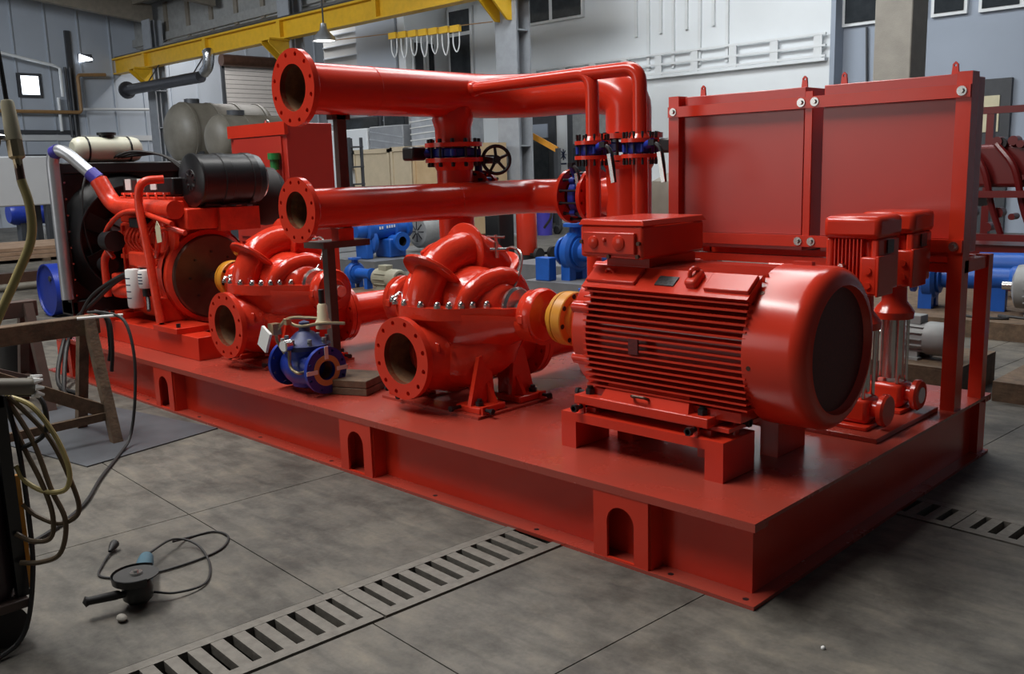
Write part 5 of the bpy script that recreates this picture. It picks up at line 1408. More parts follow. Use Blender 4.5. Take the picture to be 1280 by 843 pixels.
# blue end-suction pump right of the nearer pump
place(base_frame('grey steel base under the blue pump beside the motor terminal box', 1.6, 0.7, 0.25, GREYBASE), (-5.55, 4.75, 0))
c_ = place(end_pump('blue end-suction pump behind the yellow coupling', 0.22, BLUEPUMP, 0.55), (-5.1, 5.1, 0.25))
place(base_frame('grey steel base behind the blue end-suction pump', 1.8, 0.8, 0.22, GREYBASE), (-7.3, 6.2, 0))
tag(MB().bx(-5.42, -5.22, 4.80, 4.92, 0.25, 0.50).build('blue_block', BLUEPUMP, bev=0.01), 'blue rectangular block standing before the blue end-suction pump', 'block')
place(end_pump('small blue pump low behind the ochre coupling', 0.1, BLUEPUMP, 0.3), (-4.4, 4.4, 0.0), 0.4)
# red vessel on wheels, black unit
rv = thing('pressure_vessel', 'upright red pressure vessel standing on the floor beyond the pipes', 'vessel', (-8.9, 8.35, 0))
MB().lathe((-8.9, 8.35, 0.08), (0, 0, 1), [(0, 0), (0, 0.14), (0.04, 0.165), (1.0, 0.165), (1.08, 0.12), (1.1, 0)], 24).build('shell', RED, rv)
MB().cyl((-8.9, 8.35, 0), (-8.9, 8.35, 0.08), 0.13, n=16).build('foot_ring', BLACK, rv)
for s in (-1, 1):
    MB().cyl((-8.62, 8.35 + s * 0.16 + 0.1, 0.1), (-8.56, 8.35 + s * 0.16 + 0.1, 0.1), 0.1, n=18).build('wheel', RUBBER, rv)
MB().bx(-8.7, -8.62, 8.2, 8.6, 0.08, 0.12).build('axle', BLACK, rv)
MB().tube(spline([(-8.76, 8.45, 0.9), (-8.6, 8.5, 1.0), (-8.5, 8.5, 0.7), (-8.62, 8.46, 0.5)], 6), 0.02, 6).build('hose', RUBBER, rv)
bu = thing('black_unit', 'black upright unit standing left of the red pressure vessel', 'machine', (-9.4, 8.2, 0))
MB().bx(-9.55, -9.22, 8.05, 8.4, 0.05, 1.05).build('housing', BLACK, bu, bev=0.02)
MB().bx(-9.58, -9.19, 8.02, 8.43, 0, 0.05).build('plinth', FRAMEG, bu)
# engine hoist in front of the glass doors
ho = thing('workshop_hoist', 'small workshop hoist with a yellow jib in front of the doors', 'hoist', (-12.6, 13.3, 0))
MB().bx(-12.66, -12.54, 13.25, 13.35, 0.1, 1.85).build('mast', FRAMEG, ho)
MB().bar((-12.6, 13.3, 1.82), (-13.3, 13.0, 2.25), 0.08, 0.12).build('jib', YELLOWC, ho)
MB().bar((-12.6, 13.3, 0.12), (-13.2, 13.0, 0.12), 0.08, 0.08).build('leg', FRAMEG, ho)
MB().bar((-12.6, 13.3, 0.12), (-12.2, 12.8, 0.12), 0.08, 0.08).build('leg', FRAMEG, ho)
for (x, y_) in ((-13.2, 13.0), (-12.2, 12.8), (-12.6, 13.3)):
    MB().cyl((x, y_ - 0.03, 0.09), (x, y_ + 0.03, 0.09), 0.09, n=14).build('castor', RUBBER, ho)
vs = thing('violet_bucket', 'violet plastic bin standing beside the workshop hoist', 'bin', (-12.3, 12.5, 0))
MB().lathe((-12.3, 12.5, 0.0), (0, 0, 1), [(0, 0), (0, 0.16), (0.7, 0.2), (0.7, 0.19), (0.05, 0.14)], 18).build('bin_shell', VIOLET, vs)
MB().tube(arc((-12.3, 12.5, 0.7), (1, 0, 0), (0, 0, 1), 0.19, 0, PI, 10), 0.01, 6).build('bin_handle', FRAMEG, vs)

# machines to the right, seen through the cabinet frame
place(base_frame('dark timber platform under the grey motor behind the vertical pumps', 0.95, 0.7, 0.20, WOOD), (-1.42, 3.12, 0))
place(small_motor('grey motor on the timber platform right behind the vertical pumps', 0.105, 0.42, GREYMOTOR, 16), (-0.78, 3.36, 0.20), -0.1)
place(base_frame('long dark timber platform behind the cabinet frame', 3.2, 1.9, 0.14, WOOD), (-2.6, 5.3, 0))
lp_ = place(end_pump('blue pump on the long platform behind the cabinet frame', 0.20, BLUEPUMP, 0.75), (-1.65, 5.85, 0.14), 0.15)
tag(MB().cyl((-1.55, 6.75, 0.42), (-0.85, 6.9, 0.42), 0.13, n=20).cyl((-0.86, 6.9, 0.42), (-0.74, 6.93, 0.42), 0.09, n=16).bx(-1.5, -1.4, 6.65, 6.85, 0.14, 0.42).bx(-1.0, -0.9, 6.78, 6.98, 0.14, 0.42).build('blue_pipe_pump', BLUEPUMP), 'long blue cylindrical pump seen below the right cabinet', 'pump')
place(small_motor('large grey motor at the right edge beyond the cabinet frame', 0.185, 0.7, GREYMOTOR, 18), (-0.62, 5.85, 0.14), 0.1)
tag(MB().tube(spline([(-1.3, 5.5, 0.15), (-1.1, 5.42, 0.15), (-0.9, 5.48, 0.15), (-1.0, 5.6, 0.15), (-0.75, 5.55, 0.15)], 6), 0.012, 6).build('loose_cable', RUBBER), 'black cable lying on the long platform below the blue pumps', 'cable')
place(base_frame('dark low platform at the right edge of the picture', 1.1, 0.7, 0.12, WOOD), (-0.32, 3.3, 0))
place(end_pump('blue pump cut off by the right picture edge', 0.16, BLUEPUMP, 0.4), (-0.04, 3.55, 0.12), 0.3)

# red machine far right behind the cabinets
rm = thing('red_pump_skid', 'red packaged pump machine standing far right behind the cabinets', 'machine', (-1.6, 8.6, 0))
for x in (-2.25, -1.0, -0.2):
    MB().bx(x - 0.04, x + 0.04, 8.0, 8.08, 0, 1.9).build('frame_post', REDDARK, rm)
    MB().bx(x - 0.04, x + 0.04, 9.0, 9.08, 0, 1.9).build('frame_post', REDDARK, rm)
for z in (0.02, 0.55, 1.0, 1.86):
    MB().bx(-2.29, -0.16, 8.0, 8.08, z, z + 0.07).build('frame_rail', REDDARK, rm)
MB().bx(-2.25, -0.2, 8.1, 9.0, 0.09, 0.5).build('bed', REDDARK, rm)
MB().bx(-2.2, -0.3, 8.2, 8.9, 1.1, 1.55).build('engine_block', REDDARK, rm, bev=0.04)
rnd = random.Random(5)
for k in range(26):
    x, z = -2.15 + rnd.random() * 1.4, 0.62 + rnd.random() * 1.0
    MB().cyl((x, 8.3, z), (x, 8.12 + rnd.random() * 0.05, z), 0.03 + rnd.random() * 0.03, n=10).build('engine_fitting', REDDARK if k % 3 else BLACK, rm)
for k in range(4):
    MB().tube(spline([(-2.2 + 0.3 * k, 8.15, 1.55), (-2.0 + 0.3 * k, 8.1, 1.3), (-1.9 + 0.3 * k, 8.12, 0.9), (-1.8 + 0.3 * k, 8.15, 0.6)], 5), 0.035, 8).build('engine_pipe', REDDARK, rm)
# dark shape of unclear kind at the right edge, built as a hanging sheet
tp = MB()
pts = []
for i in range(10):
    for j in range(8):
        a = j / 7
        pts.append((-0.95 + 0.5 * a - 0.22 * (i / 9) * (1 - a), 7.6 + 0.05 * math.sin(j * 1.9 + i * .4), 1.25 - 1.15 * (i / 9)))
fs = [(i * 8 + j, i * 8 + j + 1, (i + 1) * 8 + j + 1, (i + 1) * 8 + j) for i in range(9) for j in range(7)]
tp.add(pts, fs)
to = tp.build('dark_shape', DARKCLOTH)
sm = to.modifiers.new('thick', 'SOLIDIFY')
sm.thickness = 0.02
tag(to, 'dark shape of unclear kind hanging before the red machine at the right edge', 'dark_shape')
tk_ = thing('grey_tank', 'rounded grey tank behind the left cabinet post', 'tank', (-3.2, 4.6, 0))
MB().lathe((-3.35, 4.55, 0), (0, 0, 1), [(0, 0), (0, 0.32), (0.05, 0.34), (1.15, 0.34), (1.3, 0.28), (1.38, 0.12), (1.4, 0)], 28).build('shell', TANKM, tk_)
MB().lathe((-3.35, 4.55, 0.8), (0, 0, 1), [(0, 0.342), (0.01, 0.346), (0.03, 0.346), (0.04, 0.342)], 28).build('hoop', TANKM, tk_)

# crates, rack and wrapped goods in front of the siding wall
for n, (x0, x1, m, z1) in enumerate(((-17.0, -15.62, CARTON, 1.97), (-15.58, -14.85, CARTON, 1.99), (-14.8, -12.9, PLY, 1.99))):
    c = thing('crate', ('large pale plywood crate, left one of the row behind the pipes', 'narrow pale plywood crate in the middle of the row', 'large yellowish plywood crate, right one of the row')[n], 'crate', ((x0 + x1) / 2, 11.4, 0), 'plywood crates')
    MB().bx(x0, x1, 11.0, 12.0, 0.1, z1).build('crate_body', m, c)
    for x in (x0, x1 - 0.08):
        MB().bx(x, x + 0.08, 10.97, 11.0, 0.1, z1).build('batten', m, c)
    for z in (0.1, z1 - 0.1):
        MB().bx(x0, x1, 10.97, 11.0, z, z + 0.09).build('batten', m, c)
    MB().bx(x0 + 0.1, x0 + 0.2, 11.0, 12.0, 0, 0.1).build('skid_runner', WOOD, c)
    MB().bx(x1 - 0.2, x1 - 0.1, 11.0, 12.0, 0, 0.1).build('skid_runner', WOOD, c)
rk = thing('dark_rack', 'narrow dark steel rack standing left of the plywood crates', 'rack', (-14.6, 9.1, 0))
for (x, y_) in ((-14.75, 9.0), (-14.4, 9.0), (-14.75, 9.3), (-14.4, 9.3)):
    MB().bx(x - 0.025, x + 0.025, y_ - 0.025, y_ + 0.025, 0, 2.15).build('upright', FRAMEG, rk)
for z in (0.3, 0.75, 1.2, 1.55, 1.95):
    MB().bx(-14.78, -14.37, 8.97, 9.33, z, z + 0.03).build('shelf', FRAMEG, rk)
for n, z in enumerate((0.78, 1.23)):
    tag(MB().cyl((-14.6, 9.12, z), (-14.6, 9.12, z + 0.28), 0.11, n=16).cyl((-14.6, 9.12, z + 0.28), (-14.6, 9.12, z + 0.31), 0.09, n=16).build('paint_can', PAPER if n else REDENG), ('red can on the dark rack left of the crates', 'white can on the dark rack left of the crates')[n], 'can', 'cans on the rack')
wo = struct(MB().bx(-22.0, -20.1, 14.3, 14.4, 2.62, 3.02).build('window_9', FRAMEG))
MB().bx(-21.9, -20.2, 14.28, 14.31, 2.66, 2.98).build('pane', DARKGLASS, wo)
wo2 = struct(MB().bx(-19.95, -18.6 - 0.4, 14.3, 14.4, 2.5, 3.0).build('window_10', FRAMEG))
MB().bx(-19.9, -19.05, 14.28, 14.31, 2.54, 2.96).build('pane', DARKGLASS, wo2)
wr = thing('wrapped_pallet', 'tall pallet load in pale stretch wrap behind the plywood crates', 'pallet load', (-16.6, 13.2, 0))
MB().bx(-17.2, -15.3, 12.95, 13.7, 0.12, 2.95).build('wrapped_load', WRAP, wr, bev=0.05)
for k in range(7):
    MB().bar((-17.2, 12.94, 1.9 + 0.15 * k), (-15.3, 12.94, 1.95 + 0.16 * k), 0.01, 0.025).build('wrap_fold', PAPER, wr)
MB().bx(-17.2, -15.3, 12.95, 13.7, 0, 0.12).build('pallet', WOOD, wr)
gp = thing('grey_panel_stack', 'dark grey wrapped panel load left of the pale wrapped pallet', 'pallet load', (-18.2, 13.2, 0))
MB().bx(-18.9, -17.5, 12.95, 13.6, 0.12, 2.62).build('wrapped_load', COLGREY, gp, bev=0.03)
MB().bx(-18.9, -17.5, 12.95, 13.6, 0, 0.12).build('pallet', WOOD, gp)
for k in range(3):
    MB().bar((-18.9, 12.94, 2.5 - 0.2 * k), (-17.5, 12.94, 2.3 - 0.17 * k), 0.01, 0.03).build('wrap_fold', WRAP, gp)
wp_ = thing('white_panel_load', 'pale wrapped load standing behind the dark rack', 'pallet load', (-19.9, 13.1, 0))
MB().bx(-21.2, -19.0, 12.95, 13.6, 0.12, 2.6).build('wrapped_load', WHITEWALL, wp_, bev=0.04)
MB().bx(-21.2, -19.0, 12.95, 13.6, 0, 0.12).build('pallet', WOOD, wp_)

# big beige tanks
def tank(label, x, y0, z, r, L):
    t = thing('storage_tank', label, 'tank', (x, y0 + L / 2, 0), 'beige storage tanks')
    prof = [(0, 0), (0.0, r * 0.35), (r * 0.12, r * 0.75), (r * 0.3, r * 0.95), (r * 0.45, r), (L - r * 0.45, r), (L - r * 0.3, r * 0.95), (L - r * 0.12, r * 0.75), (L, r * 0.35), (L, 0)]
    MB().lathe((x, y0, z), (0, 1, 0), prof, 36).build('shell', TANKM, t)
    for k in range(4):
        yy = y0 + r * 0.5 + k * (L - r) / 3
        MB().lathe((x, yy - 0.04, z), (0, 1, 0), [(0, r), (0.0, r * 1.025), (0.08, r * 1.025), (0.08, r)], 36).build('hoop', TANKM, t)
    MB().cyl((x, y0 + 0.7, z + r * 0.97), (x, y0 + 0.7, z + r + 0.1), 0.2, n=18).build('manhole', FRAMEG, t)
    for yy in (y0 + 0.5, y0 + L - 0.5):
        MB().bx(x - r * 0.8, x + r * 0.8, yy - 0.1, yy + 0.1, 0, z - r * 0.55).build('cradle', FRAMEG, t)


tank('big beige storage tank lying on a cradle below the foil duct', -23.0, 9.45, 2.62, 0.82, 3.0)
tank('smaller beige storage tank with a dark manhole next to the red panel', -19.0, 8.45, 2.32, 0.55, 2.2)

# stacked planks and stock far left
pn = 0
for k in range(3):
    for j in range(5):
        x = -17.2 - j * 0.42 - k * 0.12
        pn += 1
        tag(MB().bx(x - 0.19, x + 0.19, -1.5, 4.6 + 0.25 * j, 0.06 + 0.07 * k, 0.12 + 0.07 * k).build('plank', WOODLT), 'brown plank in the far left stack, %s layer, %s from the skid' % (('bottom', 'middle', 'top')[k], ('first', 'second', 'third', 'fourth', 'fifth')[j]), 'plank', 'planks in the far left stack')
for k in range(3):
    tag(MB().bx(-19.3, -16.9, -0.6 + 2.2 * k, -0.5 + 2.2 * k, 0, 0.06).build('plank_bearer', WOOD), 'timber bearer under the far left plank stack, %s one from the left' % ('first', 'second', 'third')[k], 'timber', 'plank bearers')
tag(MB().bx(-13.4, -13.2, -2.0, 3.4, 0, 0.16).build('steel_beam', DARKSTEEL), 'dark steel beam lying on the floor before the plank stack', 'beam')
tag(MB().cyl((-12.0, -2.0, 0.06), (-12.3, 3.0, 0.06), 0.05, n=12).build('steel_pipe', TANKM), 'pale steel pipe lying on the floor far left', 'pipe')
bd = thing('blue_drum', 'dark blue drum lying on the floor behind the radiator', 'drum', (-9.2, 1.5, 0))
MB().lathe((-9.25, 1.12, 0.29), (0, 1, 0), [(0.02, 0), (0.02, 0.265), (0, 0.27), (0, 0.285), (0.03, 0.285), (0.28, 0.28), (0.29, 0.292), (0.31, 0.292), (0.32, 0.28), (0.56, 0.28), (0.57, 0.292), (0.59, 0.292), (0.6, 0.28), (0.86, 0.285), (0.88, 0.27), (0.86, 0)], 36).build('drum_shell', BLUE, bd)
MB().cyl((-9.15, 1.142, 0.42), (-9.15, 1.125, 0.42), 0.03, n=12).build('bung', FRAMEG, bd)
fb = thing('far_blue_pump', 'blue horizontal machine on dark legs at the far left', 'machine', (-23.0, 5.8, 0))
MB().lathe((-23.0, 5.2, 0.72), (0, 1, 0), [(0, 0), (0, 0.22), (0.1, 0.28), (1.9, 0.28), (2.0, 0.2), (2.0, 0)], 24).build('barrel', BLUE, fb)
for yy in (5.4, 6.8):
    MB().bx(-23.15, -22.85, yy, yy + 0.25, 0, 0.5).build('leg', FRAMEG, fb)
wbx = thing('white_machine', 'pale grey boxy machine on black legs at the left edge', 'machine', (-20.6, 4.4, 0))
MB().bx(-21.1, -20.2, 3.4, 5.35, 0.95, 2.0).build('housing', SIDINGW, wbx, bev=0.03)
for yy in (3.5, 5.1):
    for xx in (-20.4, -21.1):
        MB().bx(xx, xx + 0.2, yy, yy + 0.12, 0.0, 0.95).build('leg', FRAMEG, wbx)
# ------------------------------------------------------------------ saw horses on the left
def saw_horse(label, x, y0, y1, m, h=0.70):
    t = thing('saw_horse', label, 'saw horse', (x, (y0 + y1) / 2, 0), 'saw horses')
    MB().bx(x - 0.045, x + 0.045, y0, y1, h - 0.105, h).build('top_beam', m, t, bev=0.006)
    for yy in (y1 - 0.06, y0 + 0.06):
        for s in (-1, 1):
            MB().bar((x + s * 0.25, yy, 0.0), (x + s * 0.04, yy, h - 0.02), 0.05, 0.055, up=(0, 1, 0)).build('leg', m, t)
        MB().bar((x - 0.19, yy + 0.0, 0.17), (x + 0.19, yy + 0.0, 0.17), 0.03, 0.05).build('cross_bar', m, t)
    MB().bar((x + 0.18, y1 - 0.07, 0.17), (x + 0.05, y0 + 0.45, h - 0.12), 0.03, 0.07).build('brace', m, t)
    MB().bar((x + 0.19, y1 - 0.07, 0.15), (x + 0.19, y0 + 0.07, 0.13), 0.03, 0.045).build('stretcher', m, t)
    return t


saw_horse('weathered wooden saw horse in front of the engine end of the skid', -3.94, -1.75, -0.46, WOOD)
saw_horse('dark wooden saw horse standing farther left behind the other one', -5.02, -1.9, -0.42, BROWNPOST)
tag(MB().cyl((-3.80, -0.62, 0.708), (-3.72, -0.40, 0.708), 0.008, n=8).build('marker_rod', PAPER), 'thin white rod lying on the end of the wooden saw horse', 'rod')
cn = thing('black_canister', 'black canister standing on the floor under the saw horses', 'canister', (-5.5, -0.42, 0))
MB().lathe((-5.5, -0.42, 0), (0, 0, 1), [(0, 0), (0, 0.11), (0.02, 0.12), (0.36, 0.12), (0.38, 0.1), (0.38, 0.0)], 24).build('can_body', BLACK, cn)
MB().cyl((-5.5, -0.42, 0.38), (-5.5, -0.42, 0.41), 0.04, n=12).build('can_lid', REDENG, cn)

# hanging welding cable: from the saw horse end down to the floor and off to the left
tag(MB().tube(spline([(-3.95, -0.50, 0.715), (-3.80, -0.46, 0.72), (-3.66, -0.42, 0.68), (-3.58, -0.42, 0.5), (-3.56, -0.45, 0.25), (-3.55, -0.5, 0.06), (-3.42, -0.62, 0.012), (-3.1, -0.85, 0.012), (-2.75, -1.08, 0.012), (-2.5, -1.35, 0.012), (-2.4, -1.6, 0.012)], 8), 0.0085, 8).build('floor_cable', RUBBER), 'black cable hanging from the saw horse and trailing over the floor', 'cable')
for k in range(2):
    tag(MB().tube(spline([(-3.98 - 0.03 * k, -0.44, 0.71), (-3.92 - 0.03 * k, -0.40, 0.66), (-3.91 - 0.03 * k, -0.40, 0.5), (-3.93 - 0.02 * k, -0.41, 0.36 + 0.06 * k)], 6), 0.011, 8).build('hanging_lead', RUBBER), ('short black lead with a bare end hanging from the saw horse, left', 'short black lead hanging from the saw horse, right')[1 - k], 'cable', 'short hanging leads')

# ------------------------------------------------------------------ hose trolley with gas bottle at the left edge
tr = thing('hose_trolley', 'dark trolley hung with hoses at the left edge of the picture', 'trolley', (-1.8, -1.85, 0))
MB().bx(-2.13, -1.59, -2.16, -1.68, 0.13, 0.16).build('tray', BROWNPOST, tr, bev=0.004)
MB().bx(-1.65, -1.615, -1.705, -1.67, 0.16, 0.81).build('upright', BLACK, tr)
MB().bx(-2.11, -2.075, -1.705, -1.67, 0.16, 0.81).build('upright', BLACK, tr)
MB().bx(-2.11, -1.615, -1.70, -1.675, 0.775, 0.81).build('hose_hook', BLACK, tr)
MB().bx(-1.645, -1.62, -1.668, -1.655, 0.18, 0.55).build('yellow_strip', YELLOWC, tr)
for (x, yy) in ((-2.05, -1.74), (-1.66, -1.74), (-2.05, -2.1), (-1.66, -2.1)):
    MB().cyl((x - 0.025, yy, 0.065), (x + 0.025, yy, 0.065), 0.065, n=18).build('castor', RUBBER, tr)
gb = thing('gas_bottle', 'dark maroon gas bottle standing in the hose trolley', 'gas bottle', (-1.72, -1.79, 0.16))
MB().lathe((-1.70, -1.775, 0.16), (0, 0, 1), [(0, 0), (0, 0.08), (0.03, 0.088), (0.42, 0.088), (0.50, 0.065), (0.54, 0.03), (0.58, 0.03), (0.58, 0)], 32).build('bottle_shell', mat('maroon_bottle_paint', (0.035, 0.02, 0.024), 0.4), gb)
MB().cyl((-1.70, -1.775, 0.74), (-1.70, -1.775, 0.78), 0.018, n=10).cyl((-1.70, -1.805, 0.765), (-1.70, -1.745, 0.765), 0.012, n=8).build('bottle_valve', COP, gb)
# torn grey tube laid across the trolley
gt = thing('grey_tube', 'grey cardboard tube with a torn end resting on the trolley', 'tube', (-1.58, -1.7, 0.82))
tu = V((-0.03, 0.30, -0.055)).normalized()
MB().lathe(V((-1.578, -1.60, 0.832)) - tu * 0.34, tu, [(0, 0.0), (0, 0.026), (0.34, 0.026), (0.345, 0.02), (0.33, 0.0)], 18).build('tube_shell', TANKM, gt)
rnd = random.Random(11)
for k in range(8):
    a = 2 * PI * k / 8
    pp = V((-1.578, -1.60, 0.832)) + V((0.026 * math.cos(a), 0.0, 0.026 * math.sin(a)))
    MB().tube([pp, pp + tu * (0.015 + 0.02 * rnd.random()) + V((0.008 * math.cos(a), 0, 0.008 * math.sin(a)))], [0.011, 0.004], 6).build('torn_edge', PAPER, gt)
# hose loops
loops = (
    ('pale yellow hose looped over the front of the trolley', HOSEY, [(-1.666, -1.65, 0.80), (-1.60, -1.60, 0.763), (-1.545, -1.56, 0.665), (-1.510, -1.545, 0.564), (-1.515, -1.56, 0.503), (-1.56, -1.605, 0.497), (-1.61, -1.644, 0.531), (-1.63, -1.66, 0.581)], 0.008),
    ('brown hose hanging from the trolley in a long loop, outer one', HOSEB, [(-1.67, -1.655, 0.80), (-1.611, -1.608, 0.654), (-1.554, -1.59, 0.504), (-1.511, -1.573, 0.404), (-1.512, -1.598, 0.306), (-1.553, -1.645, 0.278), (-1.60, -1.69, 0.277)], 0.008),
    ('brown hose hanging from the trolley in a long loop, inner one', HOSEB, [(-1.69, -1.66, 0.80), (-1.625, -1.63, 0.63), (-1.575, -1.61, 0.529), (-1.537, -1.60, 0.429), (-1.531, -1.615, 0.356), (-1.573, -1.655, 0.345), (-1.61, -1.69, 0.371)], 0.008),
    ('olive hose hanging in a loop beside the gas bottle', HOSEB, [(-1.645, -1.65, 0.80), (-1.59, -1.57, 0.666), (-1.525, -1.54, 0.528), (-1.497, -1.535, 0.428), (-1.529, -1.583, 0.393), (-1.586, -1.632, 0.42), (-1.61, -1.66, 0.46)], 0.008),
    ('black hose in a short loop at the top of the trolley', RUBBER, [(-1.68, -1.65, 0.80), (-1.625, -1.575, 0.79), (-1.596, -1.564, 0.728), (-1.597, -1.58, 0.666), (-1.63, -1.64, 0.631)], 0.008),
    ('black hose hanging straight down the trolley to the floor', RUBBER, [(-1.66, -1.655, 0.80), (-1.63, -1.645, 0.631), (-1.60, -1.65, 0.409), (-1.58, -1.665, 0.236), (-1.575, -1.71, 0.063), (-1.56, -1.80, 0.012), (-1.5, -2.0, 0.012)], 0.008),
)
for (lb, m, pts, r) in loops:
    tag(MB().tube(spline(pts, 8), r, 8).build('hose_loop', m), lb, 'hose', 'hoses on the trolley')
ch = thing('steel_chain', 'short steel chain hanging on the trolley at the picture edge', 'chain', (-1.70, -1.66, 0.7))
for k in range(8):
    c = V((-1.70, -1.664, 0.76 - 0.028 * k))
    a = V((1, 0, 0)) if k % 2 else V((0, 1, 0))
    MB().tube([c + a * (0.010 * math.cos(2 * PI * i / 10)) + V((0, 0, 1)) * (0.018 * math.sin(2 * PI * i / 10)) for i in range(10)], 0.003, 6, closed=True).build('link', STEEL, ch)

# blow gun on its drop hose, hanging from above
bg = thing('blow_gun', 'cream air blow gun hanging on a yellowish hose at the upper left', 'blow gun', (-0.72, -1.845, 1.45))
MB().lathe((-0.745, -1.848, 1.625), (0.025, 0.0, -0.15), [(0, 0.0), (0, 0.011), (0.005, 0.0135), (0.085, 0.0165), (0.09, 0.012)], 16).build('gun_grip', CREAM, bg)
MB().lathe((-0.7305, -1.848, 1.54), (0.025, 0.0, -0.15), [(0, 0.011), (0, 0.017), (0.035, 0.017), (0.04, 0.010), (0.06, 0.009), (0.065, 0)], 8).build('brass_collar', COP, bg)
MB().cyl((-0.722, -1.848, 1.49), (-0.716, -1.848, 1.455), 0.009, n=10).build('coupling_nut', DARKSTEEL, bg)
tag(MB().tube(spline([(-0.716, -1.848, 1.457), (-0.702, -1.842, 1.40), (-0.700, -1.848, 1.33), (-0.707, -1.885, 1.25), (-0.72, -1.93, 1.16), (-0.75, -2.0, 1.0), (-0.8, -2.15, 0.6), (-0.85, -2.3, 0.02), (-0.9, -2.8, 0.012)], 8), 0.0095, 10).build('air_hose', HOSEY), 'yellowish air hose hanging below the blow gun at the left edge', 'hose')
tag(MB().tube([(-0.757, -1.848, 1.70), (-0.747, -1.848, 1.624)], 0.005, 8).tube(spline([(-0.757, -1.848, 1.70), (-0.80, -1.86, 2.1), (-0.84, -1.9, 3.0), (-0.84, -1.9, 8.9)], 6), 0.005, 8).build('drop_line', RUBBER), 'thin line holding the blow gun from above', 'line')
hr = thing('hose_reel', 'brown hose reel just cut off by the left edge', 'reel', (-0.775, -1.89, 1.55))
MB().lathe((-0.785, -1.90, 1.545), (0.7, -0.7, 0), [(-0.03, 0.0), (-0.03, 0.03), (-0.025, 0.034), (0.025, 0.034), (0.03, 0.03), (0.03, 0)], 24).build('reel_drum', WOOD, hr)
MB().lathe((-0.785, -1.90, 1.625), (0.7, -0.7, 0), [(-0.02, 0.0), (-0.02, 0.025), (0.02, 0.025), (0.02, 0)], 20).build('reel_bracket', BLACK, hr)
MB().cyl((-0.76, -1.875, 1.55), (-0.728, -1.855, 1.545), 0.006, n=8).build('reel_pin', STEEL, hr)
MB().cyl((-0.785, -1.90, 1.64), (-0.785, -1.90, 8.9), 0.006, n=6).build('reel_rope', RUBBER, hr)

# ------------------------------------------------------------------ angle grinder lying on its back
gr = thing('angle_grinder', 'angle grinder with its disc facing up lying on the floor', 'angle grinder', (-1.60, -1.35, 0))
gx, gy = -1.615, -1.33
MB().lathe((gx, gy, 0.012), (0, 0, 1), [(0, 0), (0, 0.035), (0.015, 0.05), (0.05, 0.052), (0.075, 0.045), (0.085, 0.025), (0.085, 0)], 24).build('gear_head', BLACK, gr)
MB().lathe((gx, gy, 0.088), (0, 0, 1), [(0, 0.02), (0.0, 0.074), (0.003, 0.080), (0.028, 0.083), (0.030, 0.081), (0.006, 0.076), (0.004, 0.03)], 40, a0=2.0, a1=2.0 + 4.3).build('disc_guard', BLACK, gr)
MB().lathe((gx, gy, 0.108), (0, 0, 1), [(0, 0.0), (0.0, 0.0745), (0.004, 0.0745), (0.004, 0.0)], 40).build('grinding_disc', mat('abrasive_disc', (0.035, 0.034, 0.033), 0.7), gr)
MB().cyl((gx, gy, 0.112), (gx, gy, 0.120), 0.021, n=16).cyl((gx, gy, 0.120), (gx, gy, 0.126), 0.009, n=6).build('disc_nut', STEEL, gr)
MB().cyl((gx + 0.005, gy - 0.04, 0.055), (gx - 0.0, gy - 0.075, 0.057), 0.012, n=10).lathe((gx + 0.0, gy - 0.06, 0.058), (-0.25, -1, 0.03), [(0, 0.012), (0.01, 0.016), (0.10, 0.014), (0.11, 0.019), (0.12, 0.0)], 14).build('side_handle', RUBBER, gr)
GB = mat('dull_teal_housing', (0.06, 0.13, 0.17), 0.5)
ax_ = V((-0.86, 0.5, 0.0)).normalized()
b0 = V((gx, gy, 0.05))
MB().lathe(b0, ax_, [(0.04, 0.03), (0.05, 0.038), (0.12, 0.04), (0.18, 0.033), (0.25, 0.03), (0.29, 0.026), (0.30, 0.0)], 20).build('motor_housing', GB, gr)
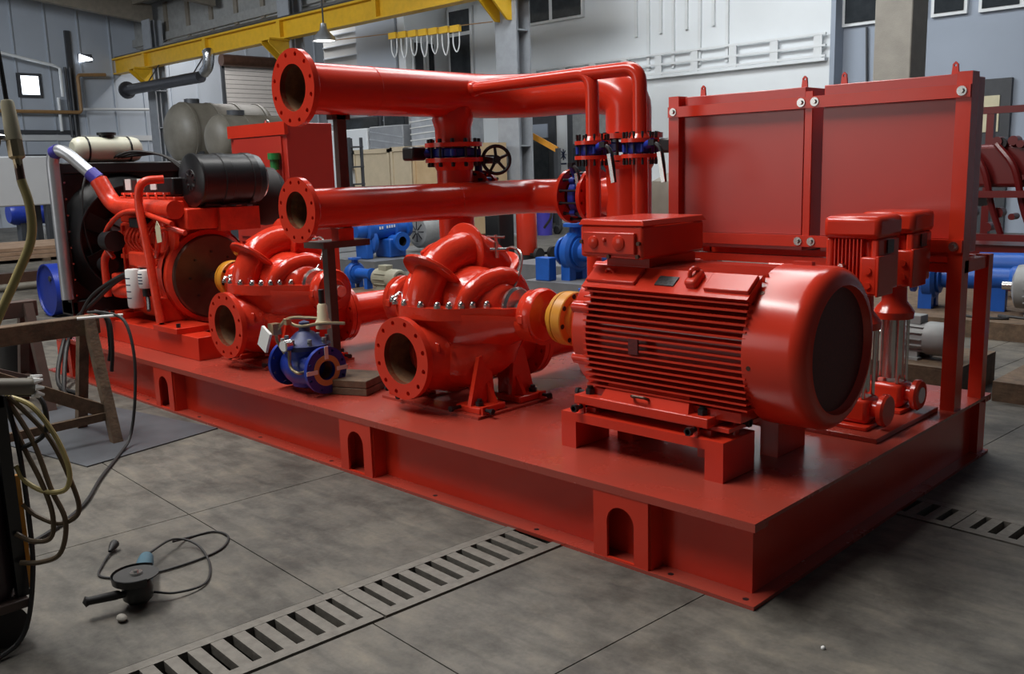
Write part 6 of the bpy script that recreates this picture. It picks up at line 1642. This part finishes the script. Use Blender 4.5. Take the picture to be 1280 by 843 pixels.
MB().lathe(b0 + ax_ * 0.29, ax_, [(0, 0.012), (0.04, 0.008), (0.04, 0)], 12).build('cord_boot', RUBBER, gr)
s0 = b0 + ax_ * 0.33
cordp = [s0, s0 + V((-0.05, 0.08, -0.02)), (-1.93, -1.02, 0.008), (-1.98, -0.90, 0.008), (-1.90, -0.84, 0.008), (-1.78, -0.90, 0.008), (-1.72, -1.06, 0.008), (-1.74, -1.2, 0.008), (-1.82, -1.30, 0.008), (-1.93, -1.37, 0.008), (-2.02, -1.33, 0.008), (-2.1, -1.24, 0.008)]
MB().tube(spline([(gx + 0.0, gy + 0.045, 0.03), (-1.56, -1.22, 0.02), (-1.58, -1.10, 0.008), (-1.74, -1.00, 0.008), (-1.92, -0.96, 0.02), (-1.99, -1.02, 0.04), s0], 8), 0.0045, 8).build('power_cord', RUBBER, gr)
MB().tube(spline([(-1.99, -1.02, 0.03), (-2.04, -0.93, 0.006), (-2.02, -0.83, 0.006), (-1.92, -0.82, 0.006), (-1.82, -0.92, 0.006), (-1.80, -1.10, 0.006), (-1.84, -1.25, 0.006), (-1.94, -1.33, 0.006), (-2.04, -1.28, 0.006), (-2.13, -1.21, 0.012)], 8), 0.0045, 8).build('power_cord', RUBBER, gr)
MB().lathe((-2.12, -1.22, 0.018), (-0.7, 0.65, 0.12), [(0, 0.005), (0.03, 0.014), (0.055, 0.018), (0.06, 0.018), (0.06, 0)], 12).build('plug', RUBBER, gr)
for s in (-1, 1):
    p = V((-2.162, -1.182, 0.025)) + V((0.65, 0.7, 0)) * (0.008 * s)
    MB().cyl(p, p + V((-0.7, 0.65, 0.12)) * 0.022, 0.0025, n=6).build('plug_pin', STEEL, gr)
# wing nut of the guard under the head
tag(MB().ball((-1.535, -1.425, 0.012), 0.016, sz=(1.5, 1, 0.75)).build('floor_pebble', CONCOL), 'small stone lying on the floor beside the grinder', 'stone')
tag(MB().ball((0.28, -0.08, 0.004), 0.007).build('floor_chip', PAPER), 'tiny white chip on the floor before the skid end', 'chip')
